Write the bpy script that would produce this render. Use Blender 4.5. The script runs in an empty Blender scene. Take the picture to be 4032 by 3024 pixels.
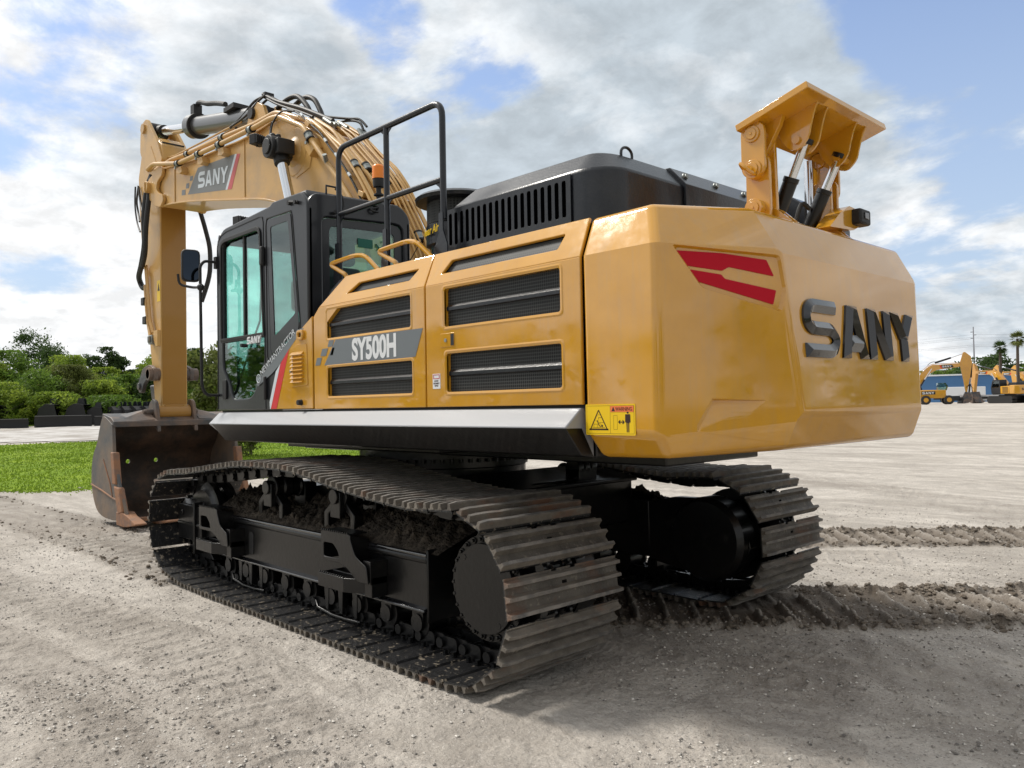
import bpy, math, random
import numpy as np
from mathutils import Vector, Matrix
R = math.radians
sc = bpy.context.scene
COL = sc.collection
random.seed(7)

# ------------------------------------------------------------------ helpers
class M:
    """collects shapes, linked as ONE mesh object"""
    def __init__(s): s.v = []; s.f = []; s.mi = []; s.cur = 0
    def add(s, vs, fs):
        b = len(s.v); s.v += [tuple(v) for v in vs]
        for f in fs: s.f.append(tuple(b + i for i in f)); s.mi.append(s.cur)
        return s
    def box(s, x0, x1, y0, y1, z0, z1):
        vs = [(x, y, z) for x in (x0, x1) for y in (y0, y1) for z in (z0, z1)]
        return s.add(vs, [(0,1,3,2),(4,6,7,5),(0,4,5,1),(2,3,7,6),(0,2,6,4),(1,5,7,3)])
    def prism(s, pts, a, b, axis='y'):
        """polygon in the plane across axis, from a to b (a, b numbers)"""
        n = len(pts)
        def P(p, t):
            return (p[0], t, p[1]) if axis == 'y' else ((t, p[0], p[1]) if axis == 'x' else (p[0], p[1], t))
        vs = [P(p, a) for p in pts] + [P(p, b) for p in pts]
        fs = [tuple(range(n)), tuple(range(2*n-1, n-1, -1))] + [(i, i+n, (i+1) % n + n, (i+1) % n) for i in range(n)]
        return s.add(vs, fs)
    def loft(s, rings, caps=True, closed=True):
        n = len(rings[0]); vs = [p for r in rings for p in r]; fs = []
        for k in range(len(rings)-1):
            for i in range(n if closed else n-1):
                j = (i+1) % n
                fs.append((k*n+i, k*n+j, (k+1)*n+j, (k+1)*n+i))
        if caps: fs += [tuple(range(n-1, -1, -1)), tuple(range((len(rings)-1)*n, len(rings)*n))]
        return s.add(vs, fs)
    def cyl(s, p0, p1, r0, r1=None, n=20, caps=True):
        r1 = r0 if r1 is None else r1
        p0, p1 = Vector(p0), Vector(p1); d = (p1-p0).normalized()
        u = d.orthogonal().normalized(); w = d.cross(u)
        rings = [[p + (u*math.cos(t) + w*math.sin(t))*r for t in [2*math.pi*i/n for i in range(n)]] for p, r in ((p0, r0), (p1, r1))]
        return s.loft(rings, caps)
    def lathe(s, p0, p1, prof, n=24):
        """prof: (t along the axis in metres, radius)"""
        p0, p1 = Vector(p0), Vector(p1); d = (p1-p0).normalized()
        u = d.orthogonal().normalized(); w = d.cross(u)
        return s.loft([[p0 + d*t + (u*math.cos(a) + w*math.sin(a))*max(r, 1e-4) for a in [2*math.pi*i/n for i in range(n)]] for t, r in prof])
    def tube(s, pts, r, n=8, res=0, rr=None):
        pts = [Vector(p) for p in pts]
        if res: pts = smooth(pts, res)
        rings = []; u = None
        for i, p in enumerate(pts):
            d = (pts[min(i+1, len(pts)-1)] - pts[max(i-1, 0)]).normalized()
            if u is None: u = d.orthogonal().normalized()
            u = (u - d*u.dot(d)).normalized(); w = d.cross(u)
            rad = rr[i] if rr else r
            rings.append([p + (u*math.cos(a) + w*math.sin(a))*rad for a in [2*math.pi*k/n for k in range(n)]])
        return s.loft(rings)
    def sphere(s, c, r, n=12, m=8, sc3=(1,1,1)):
        c = Vector(c)
        return s.loft([[c + Vector((math.sin(b)*math.cos(a)*r*sc3[0], math.sin(b)*math.sin(a)*r*sc3[1], math.cos(b)*r*sc3[2])) for a in [2*math.pi*i/n for i in range(n)]] for b in [math.pi*(k+.02)/(m+.04) for k in range(m+1)]])
    def tf(s, mat, start=0):
        for i in range(start, len(s.v)): s.v[i] = tuple(mat @ Vector(s.v[i]))
        return s

def smooth(pts, res):
    out = []
    for i in range(len(pts)-1):
        p0 = pts[max(i-1, 0)]; p1 = pts[i]; p2 = pts[i+1]; p3 = pts[min(i+2, len(pts)-1)]
        for k in range(res):
            t = k/res
            out.append(0.5*((2*p1) + (p2-p0)*t + (2*p0-5*p1+4*p2-p3)*t*t + (3*p1-p0-3*p2+p3)*t**3))
    out.append(pts[-1]); return out

def fillet(pts, r, n=4):
    """round the corners of an open 3-D polyline (pipes)"""
    pts = [Vector(p) for p in pts]; out = [pts[0]]
    for i in range(1, len(pts)-1):
        a, b, c = pts[i-1], pts[i], pts[i+1]
        d = min(r, (a-b).length*.45, (c-b).length*.45)
        p = b + (a-b).normalized()*d; q = b + (c-b).normalized()*d
        for k in range(n+1):
            t = k/n; out.append(p*(1-t)**2 + b*2*t*(1-t) + q*t*t)
    out.append(pts[-1]); return out

def rpoly(pts, r, n=3):
    """round the corners of a closed 2-D polygon; r number or list"""
    out = []; N = len(pts)
    for i in range(N):
        a, b, c = Vector(pts[i-1]), Vector(pts[i]), Vector(pts[(i+1) % N])
        rr = r[i] if isinstance(r, (list, tuple)) else r
        if rr <= 0: out.append(tuple(b)); continue
        d = min(rr, (a-b).length*.48, (c-b).length*.48)
        p = b + (a-b).normalized()*d; q = b + (c-b).normalized()*d
        for k in range(n+1):
            t = k/n; out.append(tuple(p*(1-t)**2 + b*2*t*(1-t) + q*t*t))
    return out

def finish(me, ang=32):
    me.update(); me.validate()
    for p in me.polygons: p.use_smooth = True
    me.set_sharp_from_angle(angle=R(ang))

MAIN = [None]           # root of the thing being built
def obj(name, m, mat, parent=None, bevel=0, seg=2, ang=32, mats=None):
    if isinstance(m, M):
        me = bpy.data.meshes.new(name); me.from_pydata(m.v, [], m.f)
        if any(m.mi): me.polygons.foreach_set('material_index', m.mi)
        import bmesh
        b = bmesh.new(); b.from_mesh(me); bmesh.ops.recalc_face_normals(b, faces=b.faces); b.to_mesh(me); b.free()
        finish(me, ang)
    else: me = m
    for x in (mats or [mat]): me.materials.append(x)
    o = bpy.data.objects.new(name, me); COL.objects.link(o)
    if parent is not None:
        o.parent = parent
        if parent.type == 'EMPTY': o.matrix_parent_inverse = Matrix.Translation(-parent.location)
    if bevel:
        md = o.modifiers.new('bevel', 'BEVEL'); md.width = bevel; md.segments = seg; md.limit_method = 'ANGLE'; md.angle_limit = R(28)
        md.harden_normals = False
    return o

def sheet_mesh(outlines, depth, bev=0, mat4=None):
    """flat sheet with holes (2-D curve, filled), thickness = depth centred, edges rounded by bev; u,v -> mat4"""
    cu = bpy.data.curves.new('c', 'CURVE'); cu.dimensions = '2D'; cu.fill_mode = 'BOTH'
    cu.extrude = max(depth/2 - bev, 0); cu.bevel_depth = bev; cu.bevel_resolution = 1; cu.offset = -bev
    for pts in outlines:
        sp = cu.splines.new('POLY'); sp.points.add(len(pts)-1); sp.use_cyclic_u = True
        for i, p in enumerate(pts): sp.points[i].co = (p[0], p[1], 0, 1)
    o = bpy.data.objects.new('c', cu); COL.objects.link(o)
    dg = bpy.context.evaluated_depsgraph_get(); me = bpy.data.meshes.new_from_object(o.evaluated_get(dg))
    bpy.data.objects.remove(o); bpy.data.curves.remove(cu)
    if mat4 is not None: me.transform(mat4)
    me.materials.clear(); finish(me, 40); return me

def text_mesh(s, size, depth, mat4, sx=1.0, off=0.0, shear=0, align='LEFT', bev=0):
    cu = bpy.data.curves.new('t', 'FONT'); cu.body = s; cu.size = size; cu.extrude = depth/2; cu.offset = off; cu.shear = shear; cu.align_x = align; cu.bevel_depth = bev
    o = bpy.data.objects.new('t', cu); COL.objects.link(o)
    dg = bpy.context.evaluated_depsgraph_get(); me = bpy.data.meshes.new_from_object(o.evaluated_get(dg))
    bpy.data.objects.remove(o); bpy.data.curves.remove(cu)
    me.transform(Matrix.Diagonal((sx, 1, 1, 1))); me.transform(mat4); me.materials.clear(); me.update(); return me

def frame(o, u, v):
    """matrix taking (a,b,c) to o + a*u + b*v + c*(u x v)"""
    u = Vector(u).normalized(); v = Vector(v); v = (v - u*v.dot(u)).normalized(); w = u.cross(v)
    return Matrix(((u.x, v.x, w.x, o[0]), (u.y, v.y, w.y, o[1]), (u.z, v.z, w.z, o[2]), (0, 0, 0, 1)))
def side(Y):            # drawings given as (X, Z) on the left face, seen from +Y: u = X, v = Z, normal -Y
    return frame((0, Y, 0), (1, 0, 0), (0, 0, 1))
def lside(o):           # text on the left face reads towards -X
    return frame(o, (-1, 0, 0), (0, 0, 1))

def thing(name, label, cat, loc=(0,0,0), rz=0, group=None, kind=None):
    o = bpy.data.objects.new(name, None); COL.objects.link(o); o.empty_display_size = .3
    o.location = loc; o.rotation_euler = (0, 0, rz); o['label'] = label; o['category'] = cat
    if group: o['group'] = group
    if kind: o['kind'] = kind
    return o
def tag(o, label=None, cat=None, group=None, kind=None):
    if label: o['label'] = label
    if cat: o['category'] = cat
    if group: o['group'] = group
    if kind: o['kind'] = kind
    return o
def kids(o): return [c for c in bpy.data.objects if c.parent is o]
def copy_tree(o, parent=None, table=None):
    table = table if table is not None else {}
    c = o.copy(); COL.objects.link(c)
    if parent is not None: c.parent = parent
    for ch in CH.get(o.name, kids(o)): copy_tree(ch, c)
    return c
CH = {}

# ------------------------------------------------------------------ materials
def mat(name, col, rough=.5, metal=0, coat=0, spec=.5, bump=0, bscale=30, mix=None, mscale=4, mlo=.45, mhi=.6, coord='Object', detail=4, alpha=None, trans=None, coatr=.06, bdist=.01, coati=1.5):
    m = bpy.data.materials.new(name); m.use_nodes = True; nt = m.node_tree; N = nt.nodes; L = nt.links
    b = N['Principled BSDF']; b.inputs['Base Color'].default_value = (*col, 1); b.inputs['Roughness'].default_value = rough
    b.inputs['Metallic'].default_value = metal; b.inputs['Coat Weight'].default_value = coat; b.inputs['Coat Roughness'].default_value = coatr; b.inputs['Coat IOR'].default_value = coati
    b.inputs['Specular IOR Level'].default_value = spec
    tc = N.new('ShaderNodeTexCoord')
    if mix:
        n = N.new('ShaderNodeTexNoise'); n.inputs['Scale'].default_value = mscale; n.inputs['Detail'].default_value = detail+2; n.inputs['Roughness'].default_value = .65
        L.new(tc.outputs[coord], n.inputs['Vector'])
        r = N.new('ShaderNodeMapRange'); r.inputs[1].default_value = mlo; r.inputs[2].default_value = mhi; L.new(n.outputs[0], r.inputs[0])
        x = N.new('ShaderNodeMix'); x.data_type = 'RGBA'; x.inputs[6].default_value = (*col, 1); x.inputs[7].default_value = (*mix, 1)
        L.new(r.outputs[0], x.inputs[0]); L.new(x.outputs[2], b.inputs['Base Color'])
        m['fac'] = 1
    if bump:
        n2 = N.new('ShaderNodeTexNoise'); n2.inputs['Scale'].default_value = bscale; n2.inputs['Detail'].default_value = detail
        L.new(tc.outputs[coord], n2.inputs['Vector'])
        bp = N.new('ShaderNodeBump'); bp.inputs['Strength'].default_value = bump; bp.inputs['Distance'].default_value = bdist
        L.new(n2.outputs[0], bp.inputs['Height']); L.new(bp.outputs[0], b.inputs['Normal'])
    return m
YEL = mat('yellow_paint', (.62, .300, .014), .5, coat=1, coati=1.88, spec=.06, bump=.22, bscale=2.2, bdist=.02, mix=(.56, .268, .016), mscale=1.6, coatr=.05)
def weather(m, dust, amt):
    nt = m.node_tree; N = nt.nodes; L = nt.links; b = N['Principled BSDF']; src = b.inputs['Base Color'].links[0].from_socket
    tc = N.new('ShaderNodeTexCoord'); mp = N.new('ShaderNodeMapping'); mp.inputs['Scale'].default_value = (9, 9, .7); L.new(tc.outputs['Object'], mp.inputs['Vector'])
    n = N.new('ShaderNodeTexNoise'); n.inputs['Scale'].default_value = 1.3; n.inputs['Detail'].default_value = 8; n.inputs['Roughness'].default_value = .7; L.new(mp.outputs[0], n.inputs['Vector'])
    r = N.new('ShaderNodeMapRange'); r.inputs[1].default_value = .50; r.inputs[2].default_value = .78; r.inputs[4].default_value = amt; L.new(n.outputs[0], r.inputs[0])
    x = N.new('ShaderNodeMix'); x.data_type = 'RGBA'; L.new(r.outputs[0], x.inputs[0]); L.new(src, x.inputs[6]); x.inputs[7].default_value = (*dust, 1); L.new(x.outputs[2], b.inputs['Base Color'])
    n2 = N.new('ShaderNodeTexNoise'); n2.inputs['Scale'].default_value = 2.6; n2.inputs['Detail'].default_value = 9; n2.inputs['Roughness'].default_value = .72; L.new(tc.outputs['Object'], n2.inputs['Vector'])
    r2 = N.new('ShaderNodeMapRange'); r2.inputs[1].default_value = .42; r2.inputs[2].default_value = .7; r2.inputs[3].default_value = .03; r2.inputs[4].default_value = .15; L.new(n2.outputs[0], r2.inputs[0]); L.new(r2.outputs[0], b.inputs['Coat Roughness'])
weather(YEL, (.42, .27, .12), .35)
YELB = mat('yellow_paint_boom', (.58, .34, .10), .42, coat=.2, bump=.1, bscale=30, mix=(.42, .27, .12), mscale=2.2, mlo=.5, mhi=.75)
YELD = mat('shaded_yellow_paint', (.36, .18, .03), .38, coat=.25, bump=.1, bscale=12)  # darker copy of the yellow, shade of the unlit arm faces painted in
DARK = mat('charcoal_paint', (.008, .010, .015), .3, coat=.15, spec=.45, bump=.15, bscale=60, mix=(.014, .016, .02), mscale=6)
CABP = mat('cab_paint', (.013, .0145, .018), .34, coat=.15, bump=.05, bscale=40)
BLK = mat('black_paint', (.0055, .0055, .006), .33, coat=.12, spec=.4, bump=.2, bscale=25, mix=(.018, .016, .014), mscale=9, mlo=.58, mhi=.75)
BLKV = mat('slot_shade_black', (.0008, .0008, .001), .9, spec=0)  # near-black colour standing in for shade inside the hood slots
BLKM = mat('black_matte', (.012, .012, .013), .6)
RUB = mat('rubber', (.014, .014, .014), .55, bump=.2, bscale=120)
GALV = mat('bare_galvanised', (.32, .34, .33), .45, metal=.6, mix=(.2, .22, .2), mscale=30)
CHROME = mat('chrome_rod', (.75, .77, .8), .12, metal=1)
BARREL = mat('cylinder_barrel', (.13, .135, .14), .3, metal=.5, coat=.3)
SILL = mat('sill_glare_grey', (.30, .31, .33), .42, coat=.2)  # sky glare on the black sill put into a lighter grey
RED = mat('red_film', (.46, .002, .016), .45, spec=.2)
REDS = mat('red_stripe', (.62, .012, .02), .35, coat=.3)
WHT = mat('white_film', (.72, .74, .76), .4)
GRYF = mat('grey_film', (.15, .17, .185), .4)
PALEF = mat('pale_letter_film', (.62, .68, .72), .4)
STY = mat('sticker_yellow', (.85, .56, .004), .4)
STO = mat('sticker_orange', (.85, .2, .06), .4)
STB = mat('sticker_ink', (.03, .008, .006), .5)
GRN = mat('exit_green', (.0, .12, .08), .5)
ORG = mat('orange_lens', (1, .26, .0), .3, coat=.3)
SEAT = mat('seat_cloth', (.02, .024, .026), .8)
BLKG = mat('black_paint_gloss', (.010, .010, .012), .16, coat=1, coatr=.05, bump=.3, bscale=18)
MUD = mat('mud', (.048, .039, .031), .95, bump=1, bscale=38, bdist=.04, mix=(.105, .086, .068), mscale=11, spec=.2, detail=8)
RUST = mat('worn_steel', (.16, .085, .05), .7, bump=.6, bscale=20, mix=(.09, .07, .06), mscale=6, mlo=.4, mhi=.65)
BUCK = mat('bucket_steel', (.055, .06, .066), .55, bump=.5, bscale=12, mix=(.18, .12, .085), mscale=1.8, mlo=.42, mhi=.62, detail=7)
BUCKI = mat('bucket_inside', (.040, .030, .024), .6, bump=.8, bscale=9, bdist=.02, mix=(.15, .085, .05), mscale=3, mlo=.45, mhi=.75, detail=7)
TOOTH = mat('tooth_steel', (.30, .15, .08), .8, bump=.6, bscale=25, mix=(.22, .13, .09), mscale=7)
FACE = mat('black_gloss_letter', (.005, .006, .009), .16, coat=.6, coatr=.03)
BUCKS = mat('bucket_side_steel', (.20, .145, .105), .65, bump=.5, bscale=12, mix=(.085, .09, .095), mscale=1.3, mlo=.42, mhi=.66, detail=8)

def mesh_grille():
    m = bpy.data.materials.new('perforated_grille'); m.use_nodes = True; nt = m.node_tree; N = nt.nodes; L = nt.links
    b = N['Principled BSDF']; b.inputs['Roughness'].default_value = .5; b.inputs['Specular IOR Level'].default_value = .25
    tc = N.new('ShaderNodeTexCoord'); mp = N.new('ShaderNodeMapping'); mp.inputs['Scale'].default_value = (60, 60, 52)
    L.new(tc.outputs['Object'], mp.inputs['Vector'])
    v = N.new('ShaderNodeTexVoronoi'); v.inputs['Randomness'].default_value = 0; v.inputs['Scale'].default_value = 1
    L.new(mp.outputs[0], v.inputs['Vector'])
    r = N.new('ShaderNodeMapRange'); r.inputs[1].default_value = .36; r.inputs[2].default_value = .46; L.new(v.outputs['Distance'], r.inputs[0])
    n = N.new('ShaderNodeTexNoise'); n.inputs['Scale'].default_value = 1.5; L.new(tc.outputs['Object'], n.inputs['Vector'])
    mm = N.new('ShaderNodeMath'); mm.operation = 'MULTIPLY'; L.new(r.outputs[0], mm.inputs[0]); L.new(n.outputs[0], mm.inputs[1])
    x = N.new('ShaderNodeMix'); x.data_type = 'RGBA'; x.inputs[6].default_value = (.006, .007, .008, 1); x.inputs[7].default_value = (.085, .09, .09, 1)
    L.new(mm.outputs[0], x.inputs[0]); L.new(x.outputs[2], b.inputs['Base Color']); return m
GRI = mesh_grille()

def shoe_mat():
    m = bpy.data.materials.new('track_shoe_steel'); m.use_nodes = True; nt = m.node_tree; N = nt.nodes; L = nt.links
    b = N['Principled BSDF']; b.inputs['Roughness'].default_value = .7
    tc = N.new('ShaderNodeTexCoord'); oi = N.new('ShaderNodeObjectInfo')
    va = N.new('ShaderNodeVectorMath'); va.operation = 'MULTIPLY_ADD'; va.inputs[2].default_value = (0, 0, 0)
    co = N.new('ShaderNodeCombineXYZ'); mu = N.new('ShaderNodeMath'); mu.operation = 'MULTIPLY'; mu.inputs[1].default_value = 37; L.new(oi.outputs['Random'], mu.inputs[0])
    for i in range(3): L.new(mu.outputs[0], co.inputs[i])
    ad = N.new('ShaderNodeVectorMath'); ad.operation = 'ADD'; L.new(tc.outputs['Object'], ad.inputs[0]); L.new(co.outputs[0], ad.inputs[1])
    def noise(sc, d=6, rgh=.6):
        n = N.new('ShaderNodeTexNoise'); n.inputs['Scale'].default_value = sc; n.inputs['Detail'].default_value = d; n.inputs['Roughness'].default_value = rgh; L.new(ad.outputs[0], n.inputs['Vector']); return n.outputs[0]
    def rng(a, lo, hi):
        r = N.new('ShaderNodeMapRange'); r.inputs[1].default_value = lo; r.inputs[2].default_value = hi; L.new(a, r.inputs[0]); return r.outputs[0]
    def mix(f, a, c):
        x = N.new('ShaderNodeMix'); x.data_type = 'RGBA'
        L.new(f, x.inputs[0])
        for i, q in ((6, a), (7, c)):
            if isinstance(q, tuple): x.inputs[i].default_value = (*q, 1)
            else: L.new(q, x.inputs[i])
        return x.outputs[2]
    mudc = mix(rng(noise(5), .35, .65), (.095, .082, .068), (.20, .175, .145))
    mudc = mix(rng(noise(2.2), .56, .68), mudc, (.20, .105, .065))
    sx = N.new('ShaderNodeSeparateXYZ'); L.new(tc.outputs['Object'], sx.inputs[0])
    tip = rng(sx.outputs[2], .030, .044)
    outer = mix(tip, mudc, mix(rng(noise(9), .4, .6), (.11, .105, .10), (.22, .20, .18)))
    specks = rng(noise(28, 4, .5), .60, .66)
    inner = mix(specks, (.010, .010, .011), (.20, .17, .13))
    side_ = rng(sx.outputs[2], -.006, .004)
    L.new(mix(side_, inner, outer), b.inputs['Base Color'])
    rr = N.new('ShaderNodeMapRange'); rr.inputs[3].default_value = .38; rr.inputs[4].default_value = .75; L.new(side_, rr.inputs[0]); L.new(rr.outputs[0], b.inputs['Roughness'])
    bp = N.new('ShaderNodeBump'); bp.inputs['Strength'].default_value = .7; bp.inputs['Distance'].default_value = .02; L.new(noise(16, 8, .7), bp.inputs['Height']); L.new(bp.outputs[0], b.inputs['Normal'])
    return m
SHOE = shoe_mat()

def glass(name, tint, refl=.12):
    m = bpy.data.materials.new(name); m.use_nodes = True; nt = m.node_tree; N = nt.nodes; L = nt.links
    N.remove(N['Principled BSDF']); out = N['Material Output']
    t = N.new('ShaderNodeBsdfTransparent'); t.inputs[0].default_value = (*tint, 1)
    g = N.new('ShaderNodeBsdfGlossy'); g.inputs['Roughness'].default_value = .02; g.inputs[0].default_value = (.9, 1, .97, 1)
    fr = N.new('ShaderNodeFresnel'); fr.inputs[0].default_value = 1.5
    ma = N.new('ShaderNodeMath'); ma.operation = 'MULTIPLY_ADD'; ma.inputs[1].default_value = 1.0; ma.inputs[2].default_value = refl; L.new(fr.outputs[0], ma.inputs[0])
    x = N.new('ShaderNodeMixShader'); L.new(ma.outputs[0], x.inputs[0]); L.new(t.outputs[0], x.inputs[1]); L.new(g.outputs[0], x.inputs[2]); L.new(x.outputs[0], out.inputs[0]); return m
GLS = glass('cab_glass', (.76, .96, .92), .05)
GLSD = glass('cab_glass_dark', (.50, .64, .62), .07)
MIR = mat('mirror_glass', (.03, .04, .055), .04, metal=1)
# ================================================================== THE LARGE EXCAVATOR
def to_m(me):
    m = M(); m.add([v.co[:] for v in me.vertices], [tuple(p.vertices) for p in me.polygons]); return m
def sheets(parts, depth, bev):
    """parts: list of (outlines, mat4) joined into one mesh"""
    m = M()
    for outl, mt in parts:
        me = sheet_mesh(outl, depth, bev, mt); m.add([v.co[:] for v in me.vertices], [tuple(p.vertices) for p in me.polygons])
        bpy.data.meshes.remove(me)
    return m
def boolean(m, cutter, bevel=0, seg=3, sharp=30):
    a = obj('tmp_a', m, BLKM, bevel=bevel, seg=seg); c = obj('tmp_b', cutter, BLKM)
    md = a.modifiers.new('b', 'BOOLEAN'); md.operation = 'DIFFERENCE'; md.object = c; md.solver = 'EXACT'
    dg = bpy.context.evaluated_depsgraph_get(); me = bpy.data.meshes.new_from_object(a.evaluated_get(dg))
    bpy.data.objects.remove(a); bpy.data.objects.remove(c); me.materials.clear(); finish(me, sharp); return me

# ---- letters of the maker's word mark, as strokes in a unit-high box
def arc(cx, cy, rx, ry, a0, a1, n=6):
    return [(cx + rx*math.cos(R(a0+(a1-a0)*i/n)), cy + ry*math.sin(R(a0+(a1-a0)*i/n))) for i in range(n+1)]
def stroke_poly(pts, w, cut0=None, cut1=None):
    """flat-ended stroke outline; returns left side and right side"""
    Lf, Rt = [], []
    n = len(pts)
    for i in range(n):
        p = Vector(pts[i]); a = Vector(pts[max(i-1, 0)]); b = Vector(pts[min(i+1, n-1)])
        d1 = (p-a).normalized() if i > 0 else (b-p).normalized(); d2 = (b-p).normalized() if i < n-1 else d1
        n1 = Vector((-d1.y, d1.x)); n2 = Vector((-d2.y, d2.x)); nn = (n1+n2).normalized(); k = 1/max(nn.dot(n1), .5)
        Lf.append(p + nn*w/2*k); Rt.append(p - nn*w/2*k)
    return Lf, Rt
S_P = [(.93, .90)] + arc(.30, .70, .20, .20, 90, 180)[0:] + arc(.30, .66, .20, .16, 180, 270)[1:] + arc(.66, .30, .24, .20, 90, 0) + arc(.66, .30, .24, .20, 0, -90)[1:] + [(.03, .10)]
def letters(kind, w):
    if kind == 'S': return [S_P]
    if kind == 'A': return [[(.02+w*.5, 0), (.42, 1)], [(.98-w*.5, 0), (.50, 1)], [(.24, .28), (.76, .28)]]
    if kind == 'N': return [[(w/2+.02, 0), (w/2+.02, 1)], [(w/2+.06, 1), (.94-w/2, 0)], [(.98-w/2, 0), (.98-w/2, 1)]]
    if kind == 'Y': return [[(.03+w*.4, 1), (.5, .45)], [(.97-w*.4, 1), (.5, .45)], [(.5, .5), (.5, 0)]]
def wordmark(boxes, h, mt, w=.2, depth=.002, ridge=0, shear=0, m=None):
    """boxes: (x0, width) for S A N Y in drawing units"""
    m = m or M(); k = 0
    for ch, (x0, wd) in zip('SANY', boxes):
        for st in letters(ch, w if ch == 'S' else w*1.1):
            k += 1
            pts = [(x0 + p[0]*wd + shear*p[1]*h, p[1]*h) for p in st]
            vert = abs(pts[0][0]-pts[-1][0]) < abs(pts[0][1]-pts[-1][1]) and ch != 'S'
            Lf, Rt = stroke_poly(pts, (w*h if ch == 'S' else w*wd*1.15 if ridge else w*h*.95))
            if vert:      # cut the stroke ends level with the line of writing
                for A in (Lf, Rt):
                    for e, o in ((0, 1), (-1, -2)):
                        d = A[e]-A[o]; y = pts[e][1]; A[e] = A[o] + d*((y-A[o].y)/d.y)
            dz = depth + k*.0004; n = len(Lf)
            if ridge:
                rings = []
                for i in range(n):
                    c = (Lf[i]+Rt[i])/2; e = 0 if 0 < i < n-1 else 1
                    dirv = (Vector(pts[1])-Vector(pts[0])).normalized() if i == 0 else (Vector(pts[-2])-Vector(pts[-1])).normalized()
                    cc = c + dirv*h*.09*e
                    rings.append([(*Lf[i], 0), (*(Lf[i]*.97+c*.03), dz*.35), (*(cc if e else c), dz), (*(Rt[i]*.97+c*.03), dz*.35), (*Rt[i], 0)])
                b = len(m.v); m.loft(rings); m.tf(mt, b)
            else:
                b = len(m.v)
                rings = [[(*Lf[i], 0), (*Lf[i], dz), (*Rt[i], dz), (*Rt[i], 0)] for i in range(n)]
                m.loft(rings); m.tf(mt, b)
    return m

ex = thing('excavator', 'large yellow crawler excavator filling the foreground, its bucket resting on the sand', 'excavator', (-1.45, 0, 0))

# ------------------------------------------------------------------ counterweight
def ring(A, B, Cc):
    L_ = [A, B, Cc]; return L_ + [(p[0], -p[1], p[2]) for p in reversed(L_)]
cw = M().loft([ring((-4.50, 1.40, 1.355), (-4.93, 1.40, 1.36), (-5.245, .835, 1.385)), ring((-4.478, 1.5, 1.49), (-4.95, 1.5, 1.475), (-5.3336, .795, 1.572)),
               ring((-4.47, 1.5, 2.42), (-4.95, 1.5, 2.42), (-5.2776, .898, 2.39)), ring((-4.46, 1.40, 2.64), (-4.86, 1.40, 2.645), (-5.137, .925, 2.645))])
FC = frame((-4.95, 1.5, 0), (-.37, -.68, 0), (0, 0, 1))     # the slanted corner face
K = .774
def recess(poly, d, sc_, deep=.03):
    c = Vector((sum(p[0] for p in poly)/len(poly), sum(p[1] for p in poly)/len(poly)))
    top = [Vector(p) for p in poly]; bot = [c + (p-c)*sc_ for p in top]
    return [[(*(c+(p-c)*1.08), deep) for p in top], [(*p, .0) for p in top], [(*p, -d) for p in bot]]
cut = M(); cut.loft(recess(rpoly([(.115*K, 2.412), (.90*K, 2.375), (.94*K, 2.20), (.90*K, 2.085), (.32*K, 2.2)], .02), .022, .93, .02))
n0 = len(cut.v)
# the lower dimple: a shallow scoop
cut.add([(.20*K, 1.47, .01), (.36*K, 1.66, .01), (.80*K, 1.66, .01), (.99*K, 1.61, .01), (.52*K, 1.47, .01), (.25*K, 1.475, .0), (.40*K, 1.645, -.028), (.74*K, 1.64, -.010), (.50*K, 1.475, -.002)],
        [(0,1,2,3,4), (0,5,6,1), (1,6,7,2), (2,7,3), (3,7,8,4), (4,8,5,0), (5,8,7,6)])
cut.tf(FC)
me = boolean(cw, cut, bevel=.035, seg=6, sharp=22)
cwo = obj('counterweight', me, YEL, ex, ang=22); md = cwo.modifiers.new('wn', 'WEIGHTED_NORMAL'); md.keep_sharp = True; md.weight = 100
up = [(.155, 2.386), (.212, 2.313), (.478, 2.291), (.528, 2.311), (.854, 2.27), (.802, 2.352), (.481, 2.379)]
lo = [(.23, 2.295), (.30, 2.235), (.844, 2.126), (.868, 2.198), (.495, 2.251), (.471, 2.272)]
for pl in (up, lo):
    m = to_m(sheet_mesh([rpoly([(a*K, b) for a, b in pl], .006)], .003, 0, FC @ Matrix.Translation((0, 0, -.0195)))); obj('reflector', m, RED, cwo)
# black ridged word mark on the rear face
FR = frame((-5.3336, 0, 1.572), (0, -1, 0), (.056, 0, .818))
def zs(z): return (z-1.572)*.8197/.818
wm = wordmark([(-.73, .40), (-.305, .345), (.05, .33), (.395, .35)], .30, FR @ Matrix.Translation((0, zs(1.868), .001)), w=.25, depth=.03, ridge=1)
obj('logo', wm, FACE, cwo, ang=20)
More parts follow.
